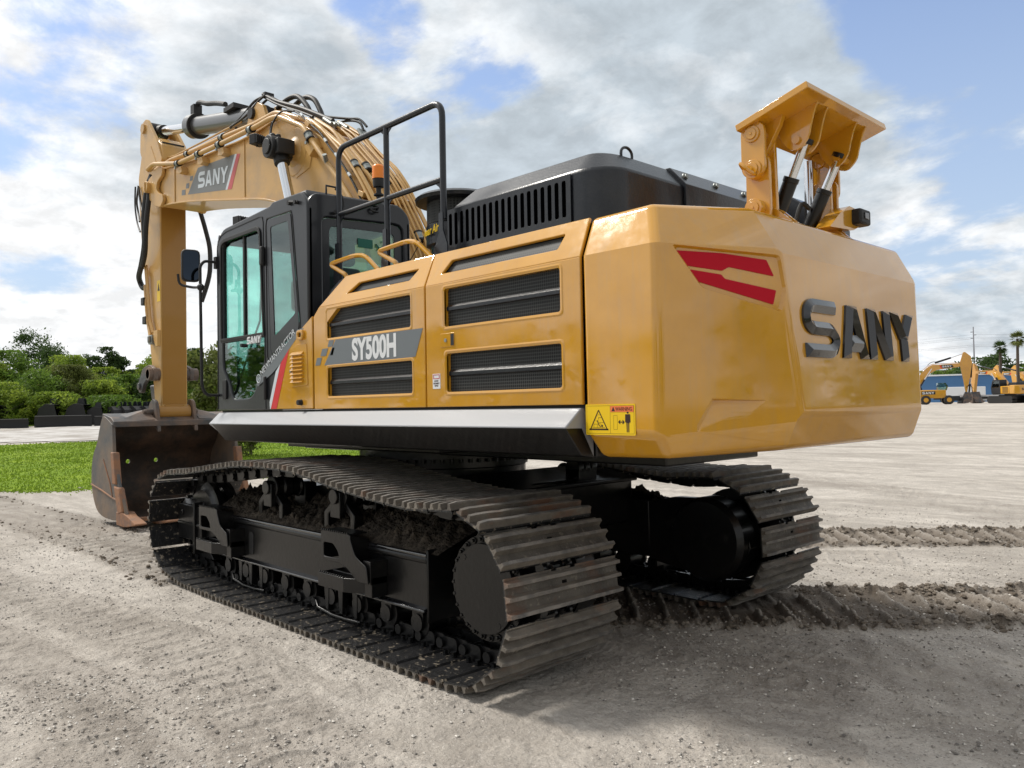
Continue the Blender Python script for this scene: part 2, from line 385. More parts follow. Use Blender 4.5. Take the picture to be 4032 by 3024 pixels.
# warning plate
def label_group(parent):
    X0 = -4.485; F = lside((X0, 1.5005, 1.478))
    st = obj('warning_sticker', sheet_mesh([rpoly([(0, 0), (.325, 0), (.325, .158), (0, .158)], .006)], .002, 0, F @ Matrix.Translation((0, 0, .001))), STY, parent)
    bx = M()
    def line(a, b, w=.0012):
        Lf, Rt = stroke_poly([a, b], w); bx.add([(*Lf[0], 0), (*Lf[1], 0), (*Rt[1], 0), (*Rt[0], 0)], [(0, 1, 2, 3)])
    def poly(p, z=0): bx.add([(*q, z) for q in p], [tuple(range(len(p)))])
    for a, b in [((.008, .008), (.317, .008)), ((.317, .008), (.317, .15)), ((.317, .15), (.008, .15)), ((.008, .15), (.008, .008)), ((.165, .008), (.165, .15))]: line(a, b)
    for (a, b, w) in [((.03, .026), (.088, .128), .006), ((.088, .128), (.146, .026), .006), ((.024, .029), (.152, .029), .008)]: line(a, b, w)
    for a, b in [((.045, .038), (.13, .038)), ((.055, .038), (.055, .056)), ((.055, .056), (.078, .056)), ((.078, .056), (.078, .038)), ((.09, .064), (.125, .064)), ((.087, .08), (.087, .09)), ((.087, .09), (.11, .09)), ((.068, .074), (.08, .07)), ((.09, .06), (.105, .055)), ((.084, .104), (.098, .104))]: line(a, b, .0016)
    line((.08, .075), (.086, .055), .006); line((.086, .055), (.1, .042), .005)
    bx.cyl((.110, .047, 0), (.110, .047, .0005), .006, n=12)
    for p in [[(.187, .03), (.211, .03)], [(.211, .03), (.211, .10)], [(.211, .10), (.187, .10)], [(.187, .10), (.187, .03)]]: line(*p)
    line((.222, .067), (.25, .067), .005)
    poly([(.216, .067), (.226, .077), (.232, .077), (.226, .067), (.232, .057), (.226, .057)]); poly([(.258, .067), (.248, .077), (.242, .077), (.248, .067), (.242, .057), (.248, .057)])
    poly([(.262, .106), (.294, .106), (.295, .066), (.290, .066), (.289, .062), (.267, .062), (.266, .066), (.261, .066)])
    poly([(.269, .062), (.276, .062), (.276, .016), (.270, .016)]); poly([(.280, .062), (.287, .062), (.286, .016), (.280, .016)])
    bx.cyl((.278, .115, 0), (.278, .115, .0005), .006, n=14)
    bx.tf(F @ Matrix.Translation((0, 0, .0026))); obj('pictogram', bx, STB, st and parent)
    og = obj('sticker_header', sheet_mesh([[(.167, .118), (.315, .118), (.315, .148), (.167, .148)]], .0006, 0, F @ Matrix.Translation((0, 0, .0028))), STO, parent)
    obj('sticker_text', text_mesh('WARNING', .027, .0006, F @ Matrix.Translation((.200, .124, .0036)), sx=.82), STB, parent)
    b = M().add([(.175, .122, 0), (.198, .122, 0), (.1865, .145, 0)], [(0, 1, 2)]).tf(F @ Matrix.Translation((0, 0, .0036))); obj('sticker_triangle', b, STB, parent)
label_group(cwo)

# ------------------------------------------------------------------ side panels with recessed grilles
SL = frame((0, 1.5, 2.42), (1, 0, 0), (0, -.10, .225)); TL = .246
def tz(z): return (z-2.42)/.225*TL
def grille_set(panel, rects, slope=None):
    for r in rects:
        x0, x1, z0, z1 = r
        g = obj('grille', M().box(min(x0, x1)-.02, max(x0, x1)+.02, 1.462, 1.466, z0-.02, z1+.02), GRI, panel)
        zm = (z0+z1)/2
        obj('grille_bar', M().prism([(1.468, zm-.022), (1.480, zm-.016), (1.480, zm+.004), (1.466, zm+.02)], min(x0, x1)-.01, max(x0, x1)+.01, 'x'), DARK, panel)
    if slope:
        g = obj('grille', to_m(sheet_mesh([[(p[0], p[1]) for p in slope]], .003, 0, SL @ Matrix.Translation((0, 0, .028)))), GRI, panel)
def rrect(x0, x1, z0, z1, r=.018): return rpoly([(x0, z0), (x1, z0), (x1, z1), (x0, z1)], r)
def panel(name, lower, upper, rects, vent):
    holes = [rrect(*r) for r in rects]
    m = sheets([([rpoly(lower, .006)] + holes, side(1.489)), ([upper] + [rpoly(vent, .012)], SL @ Matrix.Translation((0, 0, .011)))], .022, .006)
    # deep lips round the openings
    for r in rects:
        a = rrect(r[0]-.024, r[1]+.024, r[2]-.024, r[3]+.024, .03); b = rrect(*r, .018)
        if r[0] > r[1]: pass
        e = len(m.v); n = len(b)
        m.loft([[(p[0], 1.500, p[1]) for p in a], [(p[0], 1.5035, p[1]) for p in [((a[i][0]*.6+b[i][0]*.4), (a[i][1]*.6+b[i][1]*.4)) for i in range(n)]], [(p[0], 1.499, p[1]) for p in b], [(p[0], 1.463, p[1]) for p in b]], caps=False)
    o = obj(name, m, YEL, ex); grille_set(o, rects, vent)
    return o
p_mid = panel('side_panel', [(-4.462, 1.635), (-3.118, 1.635), (-3.118, 2.42), (-4.462, 2.42)], [(-4.462, 0), (-3.118, 0), (-3.10, TL), (-4.45, TL)],
              [(-4.314, -3.31, 2.141, 2.381), (-4.317, -3.325, 1.729, 1.970)], [(-4.27, tz(2.49)), (-3.25, tz(2.49)), (-3.31, tz(2.572)), (-4.30, tz(2.575))])
p_fr = panel('side_panel', [(-3.105, 1.635), (-1.684, 1.635), (-1.684, 2.355), (-1.765, 2.42), (-3.105, 2.42)], [(-3.105, 0), (-1.765, 0), (-2.0, TL), (-3.09, TL)],
             [(-2.951, -1.885, 2.171, 2.386), (-2.962, -1.888, 1.731, 1.948)], [(-2.90, tz(2.49)), (-2.12, tz(2.49)), (-2.24, tz(2.562)), (-2.97, tz(2.562))])
# cut corner of the front upper opening
obj('grille_corner', M().prism([(-1.875, 2.395), (-2.045, 2.395), (-1.875, 2.29)], 1.466, 1.499, 'y'), YEL, p_fr)
obj('panel_latch', M().box(-3.405, -3.27, 1.497, 1.503, 2.012, 2.10), YEL, p_mid, bevel=.003)
obj('latch_recess', M().box(-3.405, -3.375, 1.5035, 1.505, 2.02, 2.092), BLKM, p_mid)
obj('latch_key', M().cyl((-3.325, 1.503, 2.055), (-3.325, 1.508, 2.055), .012, n=12), GALV, p_mid)
obj('battery_label', M().box(-3.262, -3.185, 1.500, 1.502, 1.752, 1.848), WHT, p_mid)
obj('battery_label_frame', sheets([([[(-3.255, 1.815), (-3.192, 1.815), (-3.192, 1.843), (-3.255, 1.843)], [(-3.25, 1.819), (-3.197, 1.819), (-3.197, 1.839), (-3.25, 1.839)]], side(1.5025))], .001, 0), RED, p_mid)
for i, t in enumerate(['BATTERY', 'DISCONNECT', 'SWITCH']):
    obj('label_text', text_mesh(t, .013, .0005, lside((-3.223, 1.5026, 1.797-.015*i)), sx=.75, align='CENTER', off=.0004), STB, p_mid)
# model decal
def decal_y(name, pts, mt, parent, dy=.0015, Y=1.5):
    return obj(name, to_m(sheet_mesh([pts], .0012, 0, side(Y+dy))), mt, parent)
decal_y('model_decal', [(-2.012, 2.155), (-3.086, 2.152), (-3.002, 1.97), (-1.841, 1.968)], GRYF, p_fr)
for q in ([(-1.915, 2.153), (-1.985, 2.153), (-1.962, 2.105), (-1.893, 2.105)], [(-1.815, 2.095), (-1.90, 2.095), (-1.868, 2.04), (-1.785, 2.04)], [(-1.735, 2.03), (-1.808, 2.03), (-1.78, 1.972), (-1.708, 1.972)], ):
    decal_y('decal_square', q, GRYF, p_fr)
decal_y('decal_square', [(-1.965, 2.095), (-1.995, 2.095), (-1.968, 2.04), (-1.93, 2.04)][:4], GRYF, p_fr)
obj('model_name', text_mesh('SY500H', .212, .0008, lside((-2.236, 1.5032, 1.991)), sx=.80, off=.0085), WHT, p_fr)
def crescent(pts): return pts
# ------------------------------------------------------------------ sill, deck, engine bay
sl = M().prism([(1.46, 1.618), (1.50, 1.618), (1.625, 1.517), (1.50, 1.368), (1.40, 1.352), (1.40, 1.60)], -4.45, .065, 'x')
for i, v in enumerate(sl.v):
    if abs(v[1]-1.625) < 1e-6: sl.v[i] = (v[0]+(.0 if v[0] < -1 else -.05), v[1], v[2])
    if v[0] > -1 and v[2] < 1.4: sl.v[i] = (-.13, v[1], v[2])
sill = obj('sill', sl, SILL, ex, bevel=.008)
sill2 = obj('sill', M().prism([(1.497, 1.512), (1.6255, 1.5145), (1.503, 1.366), (1.40, 1.35)], -4.452, -.06, 'x'), BLK, ex, bevel=.004)
obj('seam_strip', M().box(-4.46, .06, 1.40, 1.47, 1.6, 1.632), BLKM, ex)
dk = M(); dk.box(-4.46, .0, -1.46, 1.39, 1.35, 1.6); dk.box(-4.7, -4.4, -1.3, 1.3, 1.43, 1.6); dk.box(-4.3, .2, -.55, .55, 1.24, 1.36); dk.box(-2.6, -.3, -1.0, 1.0, 1.29, 1.36)
obj('main_deck', dk, BLK, ex, bevel=.01)
obj('sill', M().prism([(-1.46, 1.6), (-1.5, 1.6), (-1.6, 1.5), (-1.46, 1.36)], -4.45, .05, 'x'), BLK, ex)
eb = M(); eb.box(-4.44, -1.70, -1.42, 1.40, 1.6, 2.42); eb.box(-4.44, -1.95, -1.30, 1.30, 2.4, 2.628); eb.box(-4.44, -2.02, 1.29, 1.372, 2.615, 2.635); eb.box(-4.40, -.9, -1.42, -.5, 1.6, 2.5)
obj('engine_bay', eb, DARK, ex)
obj('corner_cover', M().prism([(-1.60, 1.62), (-2.2, 1.62), (-2.2, 2.60), (-2.02, 2.645), (-1.88, 2.63), (-1.76, 2.575), (-1.66, 2.47), (-1.61, 2.3)], 1.15, 1.40, 'y'), DARK, ex, bevel=.03, seg=3)

# ------------------------------------------------------------------ engine hood
HY = 1.22
def hring(x0, x1, y, xb, yb, z, ins=0):
    """front, corner, rear ring of the hood at height z"""
    pts = [(x0-ins, -1.2), (x0-ins, y-ins)]
    pts += [(x1 + .0, y-ins)]
    for a in (15, 30, 45, 60, 75): pts.append((x1 - (x1-xb-ins)*math.sin(R(a)), (y-ins) - .2 + .2*math.cos(R(a))))
    pts += [(xb+ins, y-ins-.2), (xb+ins, -1.2)]
    return [(p[0], p[1], z) for p in pts]
hood = obj('engine_hood', M().loft([hring(-3.07, -4.19, HY, -4.42, 1, 2.60), hring(-3.07, -4.19, HY, -4.42, 1, 2.985), hring(-3.07, -4.19, HY, -4.42, 1, 3.112, .115)]), DARK, ex, bevel=.012, seg=2, ang=24)
slots = []
for i in range(19):
    t = i/18; x = -3.062 - t*(4.112-3.062); z0 = 2.728; z1 = 2.945
    slots.append(rpoly([(x-.016, z0), (x+.016, z0), (x+.016, z1), (x-.016, z1)], .014, 2))
lf = to_m(sheet_mesh([[(-4.165, 2.66), (-3.03, 2.66), (-3.03, 2.975), (-4.165, 2.975)]] + slots, .006, .001, side(HY+.012)))
lv = obj('louvre_panel', lf, DARK, hood)
obj('louvre_shade', M().box(-4.15, -3.04, HY+.002, HY+.0045, 2.70, 2.96), BLKV, hood)  # black sheet paints the darkness behind the slots
hr = M().prism([(-4.423, 2.6), (-4.445, 2.6), (-4.445, 2.99), (-4.325, 3.118), (-4.2, 3.124), (-4.2, 3.10), (-4.31, 3.09), (-4.423, 2.97)], .48, -1.2, 'y')
hc = obj('hood_cover', hr, DARK, hood, bevel=.004)
bl = M()
for y, z in ((.40, 3.06), (.40, 2.84), (.05, 3.06), (-.3, 3.06), (-.65, 3.06)):
    x = -4.447 if z < 2.99 else -4.447+(z-2.99)*.93
    bl.cyl((x, y, z), (x-.018, y, z+.004), .017, n=6); bl.cyl((x+.002, y, z), (x-.005, y, z+.001), .026, n=14)
obj('cover_bolt', bl, GALV, hc)
obj('lifting_eye', M().tube([(-4.3, .93, 3.09), (-4.3, .93, 3.14), (-4.3, .90, 3.165), (-4.3, .86, 3.165), (-4.3, .83, 3.14), (-4.3, .83, 3.09)], .009, res=3), DARK, hood)
mf = M(); mf.cyl((-4.25, -.45, 2.98), (-4.3, -1.15, 2.98), .16, n=24); mf.cyl((-4.2, -.85, 2.6), (-4.2, -.85, 3.3), .05)
obj('muffler', mf, DARK, ex)
rc = M(); rc.prism([(-4.3, 2.6), (-4.7, 2.6), (-4.7, 2.95), (-4.5, 3.1), (-4.3, 3.1)], -.75, -1.25, 'y'); obj('rear_cover', rc, DARK, ex, bevel=.01)

# air pre-cleaner beside the hood
pc = M().lathe((-2.74, .9, 2.55), (-2.74, .9, 3.3), [(0, .2), (.25, .2), (.26, .235), (.40, .235), (.41, .225), (.41, .225), (.57, .225), (.575, .31), (.60, .315), (.62, .29), (.66, .08), (.67, .01)], 36)
pco = obj('air_precleaner', pc, DARK, ex)
obj('precleaner_screen', M().lathe((-2.74, .9, 2.96), (-2.74, .9, 3.12), [(0, .229), (.155, .229)], 36), GRI, pco)
for s, a0, z in (('Tear', 118, 2.855), ('ir', 70, 2.9)):
    pass
obj('precleaner_label', text_mesh('lear Air', .08, .001, frame((-2.64, 1.1365, 2.87), (-1, .25, 0), (0, 0, 1)), off=.002, shear=.2), STY, pco)

# handrail
rail = M(); ry = 1.30
rail.tube(fillet([(-1.752, ry, 2.64), (-1.752, ry, 3.70), (-3.072, ry, 3.70), (-3.072, ry, 2.90)], .11, 6), .0225, 12)
rail.cyl((-2.412, ry, 3.69), (-2.412, ry, 2.64), .022, n=12); rail.cyl((-1.76, ry, 3.17), (-2.40, ry, 3.17), .020, n=12); rail.cyl((-2.42, ry, 3.17), (-3.06, ry, 3.17), .020, n=12)
ro = obj('handrail', rail, DARK, ex)
def gus(x, z, sx, sz):
    pts = [(x, z), (x+sx*.075, z)] + [(x+sx*(.075-.07*math.sin(R(a))), z+sz*(.01+.095*(1-math.cos(R(a))))) for a in (15, 40, 65, 90)] + [(x, z+sz*.105)]
    return M().prism(pts, ry-.003, ry+.003, 'y')
for a in ((-2.412, 3.68, 1, -1), (-2.412, 3.68, -1, -1), (-2.412, 3.155, 1, -1), (-2.412, 3.155, -1, -1), (-1.76, 3.155, -1, -1), (-3.06, 3.155, 1, -1)): obj('gusset', gus(*a), DARK, ro)
for x, w in ((-3.072, .12), (-2.412, .075), (-1.752, .075)):
    obj('rail_bracket', M().prism([(x-.022, 2.94), (x+.022, 2.94), (x+.024, 2.80), (x+w*.62, 2.70), (x+w*.62, 2.63), (x-w*.55, 2.63), (x-w*.55, 2.72), (x-.022, 2.82)], ry+.02, ry+.028, 'y'), DARK, ro)
for x0, x1, xr in ((-1.76, -2.43, .2), (-2.42, -3.06, .2)):
    g = [(x0-.22, 1.37, 2.60), (x0-.22, 1.385, 2.655), (x0, 1.40, 2.765), (x0-.35, 1.39, 2.785), (x1+.18, 1.39, 2.765), (x1, 1.38, 2.62)]
    obj('grab_handle', M().tube(fillet(g, .07, 5), .017, 10), YEL, ex)
obj('grab_handle', M().tube(fillet([(-2.55, 1.05, 2.60), (-2.55, 1.05, 2.70), (-3.0, 1.05, 2.68), (-3.02, 1.05, 2.58)], .07, 5), .017, 10), YEL, ex)

# ------------------------------------------------------------------ cab
cab_out = rpoly([(.10, 1.634), (-1.60, 1.634), (-1.60, 3.28), (-1.50, 3.375), (-1.02, 3.385), (-.97, 3.36), (-.02, 3.32), (.10, 3.20)], [.0, .0, .05, .03, .01, .02, .09, .09])
yc = [(-1.668, 2.36), (-1.47, 2.262), (-1.30, 2.135), (-1.17, 2.035), (-.955, 1.640), (-1.668, 1.640)]
dw = rpoly([(-.015, 2.30), (-.015, 3.18), (-.08, 3.205), (-.745, 3.205), (-.785, 3.17), (-.845, 2.30)], [.01, .08, .02, .03, .05, .01])
dl = rpoly([(-.02, 2.265), (-.02, 2.03), (-.17, 1.86), (-.22, 1.735), (-.62, 1.745), (-.845, 2.05), (-.835, 2.265)], [.01, .05, .05, .06, .1, .06, .01])
qw = rpoly([(-.915, 3.255), (-1.335, 3.245), (-1.455, 2.34), (-1.45, 2.27), (-.975, 2.075)], [.04, .04, .05, .05, .07])
left = sheets([([cab_out, dw, dl, qw], side(1.472))], .05, .012)
cab = obj('cab', left, CABP, ex)
win_r = rpoly([(-.12, 2.0), (-.12, 3.17), (-1.4, 3.2), (-1.4, 2.0)], .06)
obj('cab_wall', sheets([([cab_out, win_r], side(.52))], .04, .01), CABP, cab)
def rearf(X): return frame((X, 0, 0), (0, -1, 0), (0, 0, 1))   # seen from behind: u = -Y
wo = rpoly([(-1.36, 2.40), (-.575, 2.40), (-.575, 3.215), (-1.36, 3.175)], [.05, .05, .09, .05])
obj('cab_wall', sheets([([rpoly([(-1.49, 1.634), (-.50, 1.634), (-.50, 3.29), (-.60, 3.385), (-1.43, 3.36), (-1.49, 3.29)], [.0, .0, .05, .06, .06, .04]), wo], rearf(-1.575))], .05, .014), CABP, cab)
ff = rpoly([(-1.42, 1.75), (-.58, 1.75), (-.58, 3.2), (-1.42, 3.2)], .06)
obj('cab_wall', sheets([([rpoly([(-1.49, 1.634), (-.50, 1.634), (-.50, 3.3), (-1.49, 3.3)], .04), ff], rearf(.07))], .04, .01), CABP, cab)
rf = M().loft([[(x, y, z) for x, z in ((.07, 3.22), (-.02, 3.325), (-.97, 3.365), (-1.02, 3.39), (-1.50, 3.38), (-1.59, 3.29))] for y in (1.465, 1.44)][:1] +
              [[(x, 1.44, z+.018) for x, z in ((.07, 3.22), (-.02, 3.325), (-.97, 3.365), (-1.02, 3.39), (-1.50, 3.38), (-1.59, 3.29))], [(x, .56, z+.03) for x, z in ((.07, 3.22), (-.02, 3.325), (-.97, 3.365), (-1.02, 3.39), (-1.50, 3.38), (-1.59, 3.29))], [(x, .51, z) for x, z in ((.07, 3.2), (-.02, 3.30), (-.97, 3.34), (-1.02, 3.36), (-1.50, 3.35), (-1.59, 3.27))]], caps=False, closed=False)
rfo = obj('cab_roof', rf, CABP, cab); md = rfo.modifiers.new('s', 'SOLIDIFY'); md.thickness = .03; md.offset = -1
# door: frame, glass, bars
dr = obj('door_frame', sheets([([rpoly([(.01, 2.275), (.01, 3.19), (-.07, 3.225), (-.755, 3.225), (-.805, 3.18), (-.862, 2.275)], [.01, .08, .03, .03, .05, .01]), rpoly([(-.015, 2.30), (-.015, 3.17), (-.09, 3.19), (-.735, 3.19), (-.78, 3.16), (-.838, 2.30)], [.01, .08, .02, .03, .05, .01])], side(1.504))], .012, .004), RUB, cab)
obj('window', sheets([([dw], side(1.470))], .006, 0), GLS, cab)
obj('window', sheets([([dl], side(1.480))], .006, 0), GLSD, cab)
obj('window', sheets([([qw], side(1.492))], .006, 0), GLSD, cab)
qfr = sheets([([rpoly([(-.92, 3.25), (-1.33, 3.24), (-1.45, 2.34), (-1.445, 2.275), (-.98, 2.085)], [.04, .04, .05, .05, .07]), rpoly([(-.98, 3.18), (-1.29, 3.18), (-1.40, 2.41), (-1.04, 2.25)], .03)], side(1.4975))], .004, 0)
obj('window_band', qfr, CABP, cab)
obj('window', sheets([([wo], rearf(-1.572))], .006, 0), GLS, cab)
obj('window_band', sheets([([rpoly([(-1.355, 2.405), (-.58, 2.405), (-.58, 3.21), (-1.355, 3.17)], [.05, .05, .09, .05]), rpoly([(-1.29, 2.48), (-.655, 2.48), (-.655, 3.135), (-1.29, 3.115)], .05)], rearf(-1.5785))], .004, 0), CABP, cab)
obj('window', sheets([([win_r], side(.52))], .006, 0), GLS, cab)
obj('window', sheets([([ff], rearf(.07))], .006, 0), GLS, cab)
bar = M(); bar.box(-.455, -.425, 1.455, 1.485, 2.29, 3.195); bar.box(-.86, .0, 1.462, 1.506, 2.262, 2.296)
obj('window_bar', bar, RUB, cab)
gr = M()
def groove(pts, w=.007, Y=1.5025):
    Lf, Rt = stroke_poly(pts, w); n = len(Lf); b = len(gr.v)
    gr.loft([[(Lf[i].x, Y-.004, Lf[i].y), (Lf[i].x, Y-.001, Lf[i].y), (Rt[i].x, Y-.001, Rt[i].y), (Rt[i].x, Y-.004, Rt[i].y)] for i in range(n)])
groove([(.088, 1.65), (.085, 3.16), (.06, 3.225), (.0, 3.265), (-.12, 3.285), (-.78, 3.30), (-.835, 3.29), (-.85, 3.24), (-.862, 2.4), (-.868, 1.64)])
groove([(-.905, 2.08), (-.898, 3.20), (-.92, 3.262), (-1.335, 3.253), (-1.36, 3.20), (-1.468, 2.34), (-1.465, 2.265), (-.985, 2.062), (-.94, 2.05), (-.91, 2.08)], .008)
obj('door_seam', gr, BLKM, cab)
obj('door_hinge', M().box(-.885, -.835, 1.50, 1.535, 2.87, 3.03), BLKM, cab, bevel=.01)
obj('door_hinge', M().box(-.90, -.87, 1.50, 1.525, 1.72, 1.92), BLKM, cab, bevel=.01)
obj('door_handle', sheets([([rpoly([(-.03, 1.74), (-.11, 1.74), (-.11, 1.92), (-.03, 1.92)], .02)], side(1.505))], .014, .005), BLKM, cab)
obj('door_latch', M().cyl((-.53, 1.50, 2.205), (-.53, 1.56, 2.205), .016), BLKM, cab)
obj('door_logo', wordmark([(0, .062), (.068, .062), (.137, .062), (.205, .062)], .062, lside((-.545, 1.5, 2.215)), w=.22, depth=.012, shear=.15), WHT, cab)
# dark green sign on the rear glass
sg = obj('exit_sign', M().box(-1.5795, -1.581, .875, 1.02, 2.975, 3.05), GRN, cab)
mn = M()
for a, b, w in [((-.845, 3.02), (-.815, 2.998), .012), ((-.84, 3.02), (-.85, 2.99), .007), ((-.835, 3.0), (-.80, 2.975), .008), ((-.805, 2.995), (-.77, 3.01), .007), ((-.79, 3.045), (-.79, 3.035), .012), ((-.765, 2.965), (-.765, 3.05), .004), ((-.765, 3.05), (-.80, 3.05), .004), ((-.815, 3.0), (-.83, 2.965), .009)]:
    Lf, Rt = stroke_poly([a, b], w); mn.add([(-1.5812, -q[0]*1.0 - .0, q[1]) for q in (Lf[0], Lf[1], Rt[1], Rt[0])], [(0, 1, 2, 3)])
obj('exit_sign_figure', mn, GRN, cab)
# seat, consoles and levers behind the glass
st = M(); st.box(-1.15, -.65, .78, 1.22, 2.0, 2.14); obj('seat', st, SEAT, cab, bevel=.04)
obj('seat_back', M().prism([(-1.12, 2.1), (-1.28, 2.85), (-1.18, 2.87), (-1.0, 2.12)], .78, 1.22, 'y'), SEAT, cab, bevel=.04)
obj('head_rest', M().box(-1.33, -1.22, .87, 1.13, 2.86, 3.08), SEAT, cab, bevel=.04)
cs = M(); cs.box(-1.2, -.3, 1.27, 1.40, 1.9, 2.2); cs.box(-1.2, -.3, .58, .72, 1.9, 2.25); cs.box(-1.55, -1.3, .56, 1.42, 1.65, 2.38); cs.box(-1.5, .05, .56, 1.42, 1.64, 1.7)
obj('console', cs, SEAT, cab, bevel=.02)
lvv = M(); lvv.tube([(-.4, 1.33, 2.2), (-.36, 1.33, 2.32)], .02); lvv.tube([(-.4, .66, 2.2), (-.36, .66, 2.32)], .02); lvv.tube([(.0, 1.1, 1.7), (-.06, 1.1, 2.2)], .015); lvv.box(-.05, .0, .60, .78, 2.3, 2.5)
obj('control_lever', lvv, BLKM, cab)
obj('wiper', M().tube([(.05, 1.35, 1.8), (.04, 1.1, 2.5), (.04, 1.08, 2.9)], .01), BLKM, cab)
# mirrors, lamps, bits
mb = M(); mb.tube(fillet([(.09, 1.5, 3.03), (.09, 1.62, 3.03), (.09, 1.66, 2.98), (.07, 1.66, 1.86), (.07, 1.62, 1.78), (.07, 1.5, 1.78)], .06, 5), .014, 10); mb.sphere((.08, 1.66, 2.78), .034)
mbo = obj('grab_bar', mb, BLKM, cab)
obj('bracket', M().box(.07, .12, 1.49, 1.52, 2.97, 3.08), BLKM, cab)
MX = .35
ma = M(); ma.tube(fillet([(.08, 1.66, 2.78), (.27, 1.66, 2.80), (.36, 1.75, 2.83), (.36, 1.76, 2.93)], .05, 5), .012, 8); obj('mirror_arm', ma, BLKM, cab)
fm = frame((.36, 1.64, 3.02), (.25, 1, 0), (0, 0, 1))
mr = to_m(sheet_mesh([rpoly([(-.085, -.155), (.085, -.155), (.085, .155), (-.085, .155)], .05)], .05, .015, fm)); mro = obj('mirror', mr, BLKM, cab)
obj('mirror_glass', to_m(sheet_mesh([rpoly([(-.07, -.14), (.07, -.14), (.07, .14), (-.07, .14)], .045)], .002, 0, fm @ Matrix.Translation((0, 0, -.028)))), MIR, mro)
mr2 = to_m(sheet_mesh([rpoly([(-.10, -.17), (.10, -.17), (.10, .17), (-.10, .17)], .05)], .05, .015, frame((.62, .35, 2.86), (0, 1, 0), (0, 0, 1)))); obj('mirror', mr2, BLKM, cab)
def work_light(p, parent, r=.045, rot=0):
    m = M(); m.box(-.045, .045, -.075, .075, -.055, .055)
    for i in range(6): m.box(-.075, -.045, -.070+.026*i, -.058+.026*i, -.05, .05)
    m.box(-.01, .01, -.008, .008, -.075, -.045); m.tf(Matrix.Translation(p) @ Matrix.Rotation(rot, 4, 'Z'))
    return obj('work_light', m, BLKM, parent, bevel=.004)
work_light((.02, 1.28, 3.42), cab, rot=.2)
kn = M(); kn.cyl((-1.33, 1.5, 3.315), (-1.33, 1.52, 3.315), .02); kn.cyl((-1.36, 1.525, 3.315), (-1.47, 1.51, 3.295), .008); kn.cyl((-1.45, 1.5, 3.297), (-1.45, 1.53, 3.297), .016); obj('door_stop', kn, BLKM, cab)
lb = M(); lb.box(-1.50, -1.49, 1.12, 1.125, 3.37, 3.42)
lb.tube([(-1.575, 1.31, 3.37), (-1.575, 1.31, 3.44), (-1.575, 1.19, 3.44), (-1.575, 1.19, 3.37)], .009); lb.tube([(-1.60, 1.24, 3.42), (-1.63, 1.2, 3.36), (-1.635, 1.19, 3.27), (-1.62, 1.25, 3.22)], .009, res=4); lb.cyl((-1.605, 1.25, 3.22), (-1.64, 1.27, 3.22), .013)
obj('lamp_bracket', lb, BLKM, cab)
bc = M().lathe((-1.57, .80, 3.30), (-1.57, .80, 3.8), [(0, .018), (.14, .018), (.142, .042), (.155, .042), (.16, .022), (.21, .022), (.215, .045), (.25, .050), (.285, .050), (.29, .046)], 24)
bco = obj('beacon', bc, BLKM, cab); obj('beacon_lens', M().lathe((-1.57, .80, 3.585), (-1.57, .80, 3.75), [(0, .054), (.105, .052), (.118, .042), (.12, .01)], 28), ORG, bco)
obj('beacon_cable', M().tube([(-1.57, .80, 3.36), (-1.64, .86, 3.28), (-1.62, .92, 3.30), (-1.61, .84, 3.33), (-1.6, .95, 3.36)], .01, res=4), BLKM, bco)
obj('antenna', M().tube([(-1.60, .55, 2.85), (-1.78, .45, 3.15)], .004), BLKM, cab)
# yellow corner with the stripes and the louvred door
cp = obj('corner_panel', sheets([([rpoly(yc, .004)], side(1.495))], .018, .004), YEL, ex)
decal_y('red_stripe', [(-1.30, 2.128), (-1.155, 2.02), (-.975, 1.643), (-1.075, 1.643)], REDS, cp, dy=.0052)
decal_y('white_stripe', [(-1.150, 2.016), (-1.07, 1.955), (-.952, 1.70), (-.958, 1.643), (-.972, 1.643)], PALEF, cp, dy=.0056)
decal_y('grey_band', [(-1.44, 2.275), (-1.54, 2.28), (-1.31, 2.135), (-1.12, 2.0), (-1.0, 1.94), (-.74, 1.84), (-.71, 1.86), (-.98, 2.04)], GRYF, cp, dy=.0046)
ang_ = math.atan2(.33, .62)
fT = Matrix(((-math.cos(ang_), math.sin(ang_)*1, 0, -.83), (0, 0, 1, 1.507), (math.sin(ang_), math.cos(ang_), 0, 1.915), (0, 0, 0, 1)))
fT = frame((-.80, 1.5072, 1.925), (-math.cos(ang_), 0, math.sin(ang_)), (math.sin(ang_), 0, math.cos(ang_)))
obj('dealer_name', text_mesh('NEWMANTRACTOR', .072, .0006, fT, sx=1.04, off=.0002), mat('thin_pale_film', (.60, .64, .67), .5), cp)
rg = M(); pts = [(math.cos(a)*.035, math.sin(a)*.035, 0) for a in [2*math.pi*i/24 for i in range(25)]]; rg.tube(pts, .0035, 6); rg.tube([(-.022, -.018, 0), (-.012, .02, 0), (0, -.02, 0), (.012, .02, 0), (.022, -.018, 0)], .003, 6); rg.tf(frame((-.757, 1.507, 1.905), (-math.cos(ang_), 0, math.sin(ang_)), (math.sin(ang_), 0, math.cos(ang_))))
obj('dealer_badge', rg, PALEF, cp)
ld = obj('louvre_door', sheets([([rpoly([(-1.32, 2.095), (-1.43, 2.155), (-1.585, 2.155), (-1.60, 1.825), (-1.33, 1.815)], [.02, .03, .03, .02, .02])], side(1.506))], .008, .003), YEL, cp)
lvm = M()
for i in range(8):
    z = 2.075 - i*.0315; lvm.prism([(1.509, z+.02), (1.511, z+.02), (1.532, z-.004), (1.509, z-.004)], -1.54, -1.35, 'x')
obj('louvre', lvm, YEL, ld)
obj('lock_boss', M().cyl((-1.335, 1.508, 1.945), (-1.335, 1.518, 1.945), .014, n=14), GALV, ld)
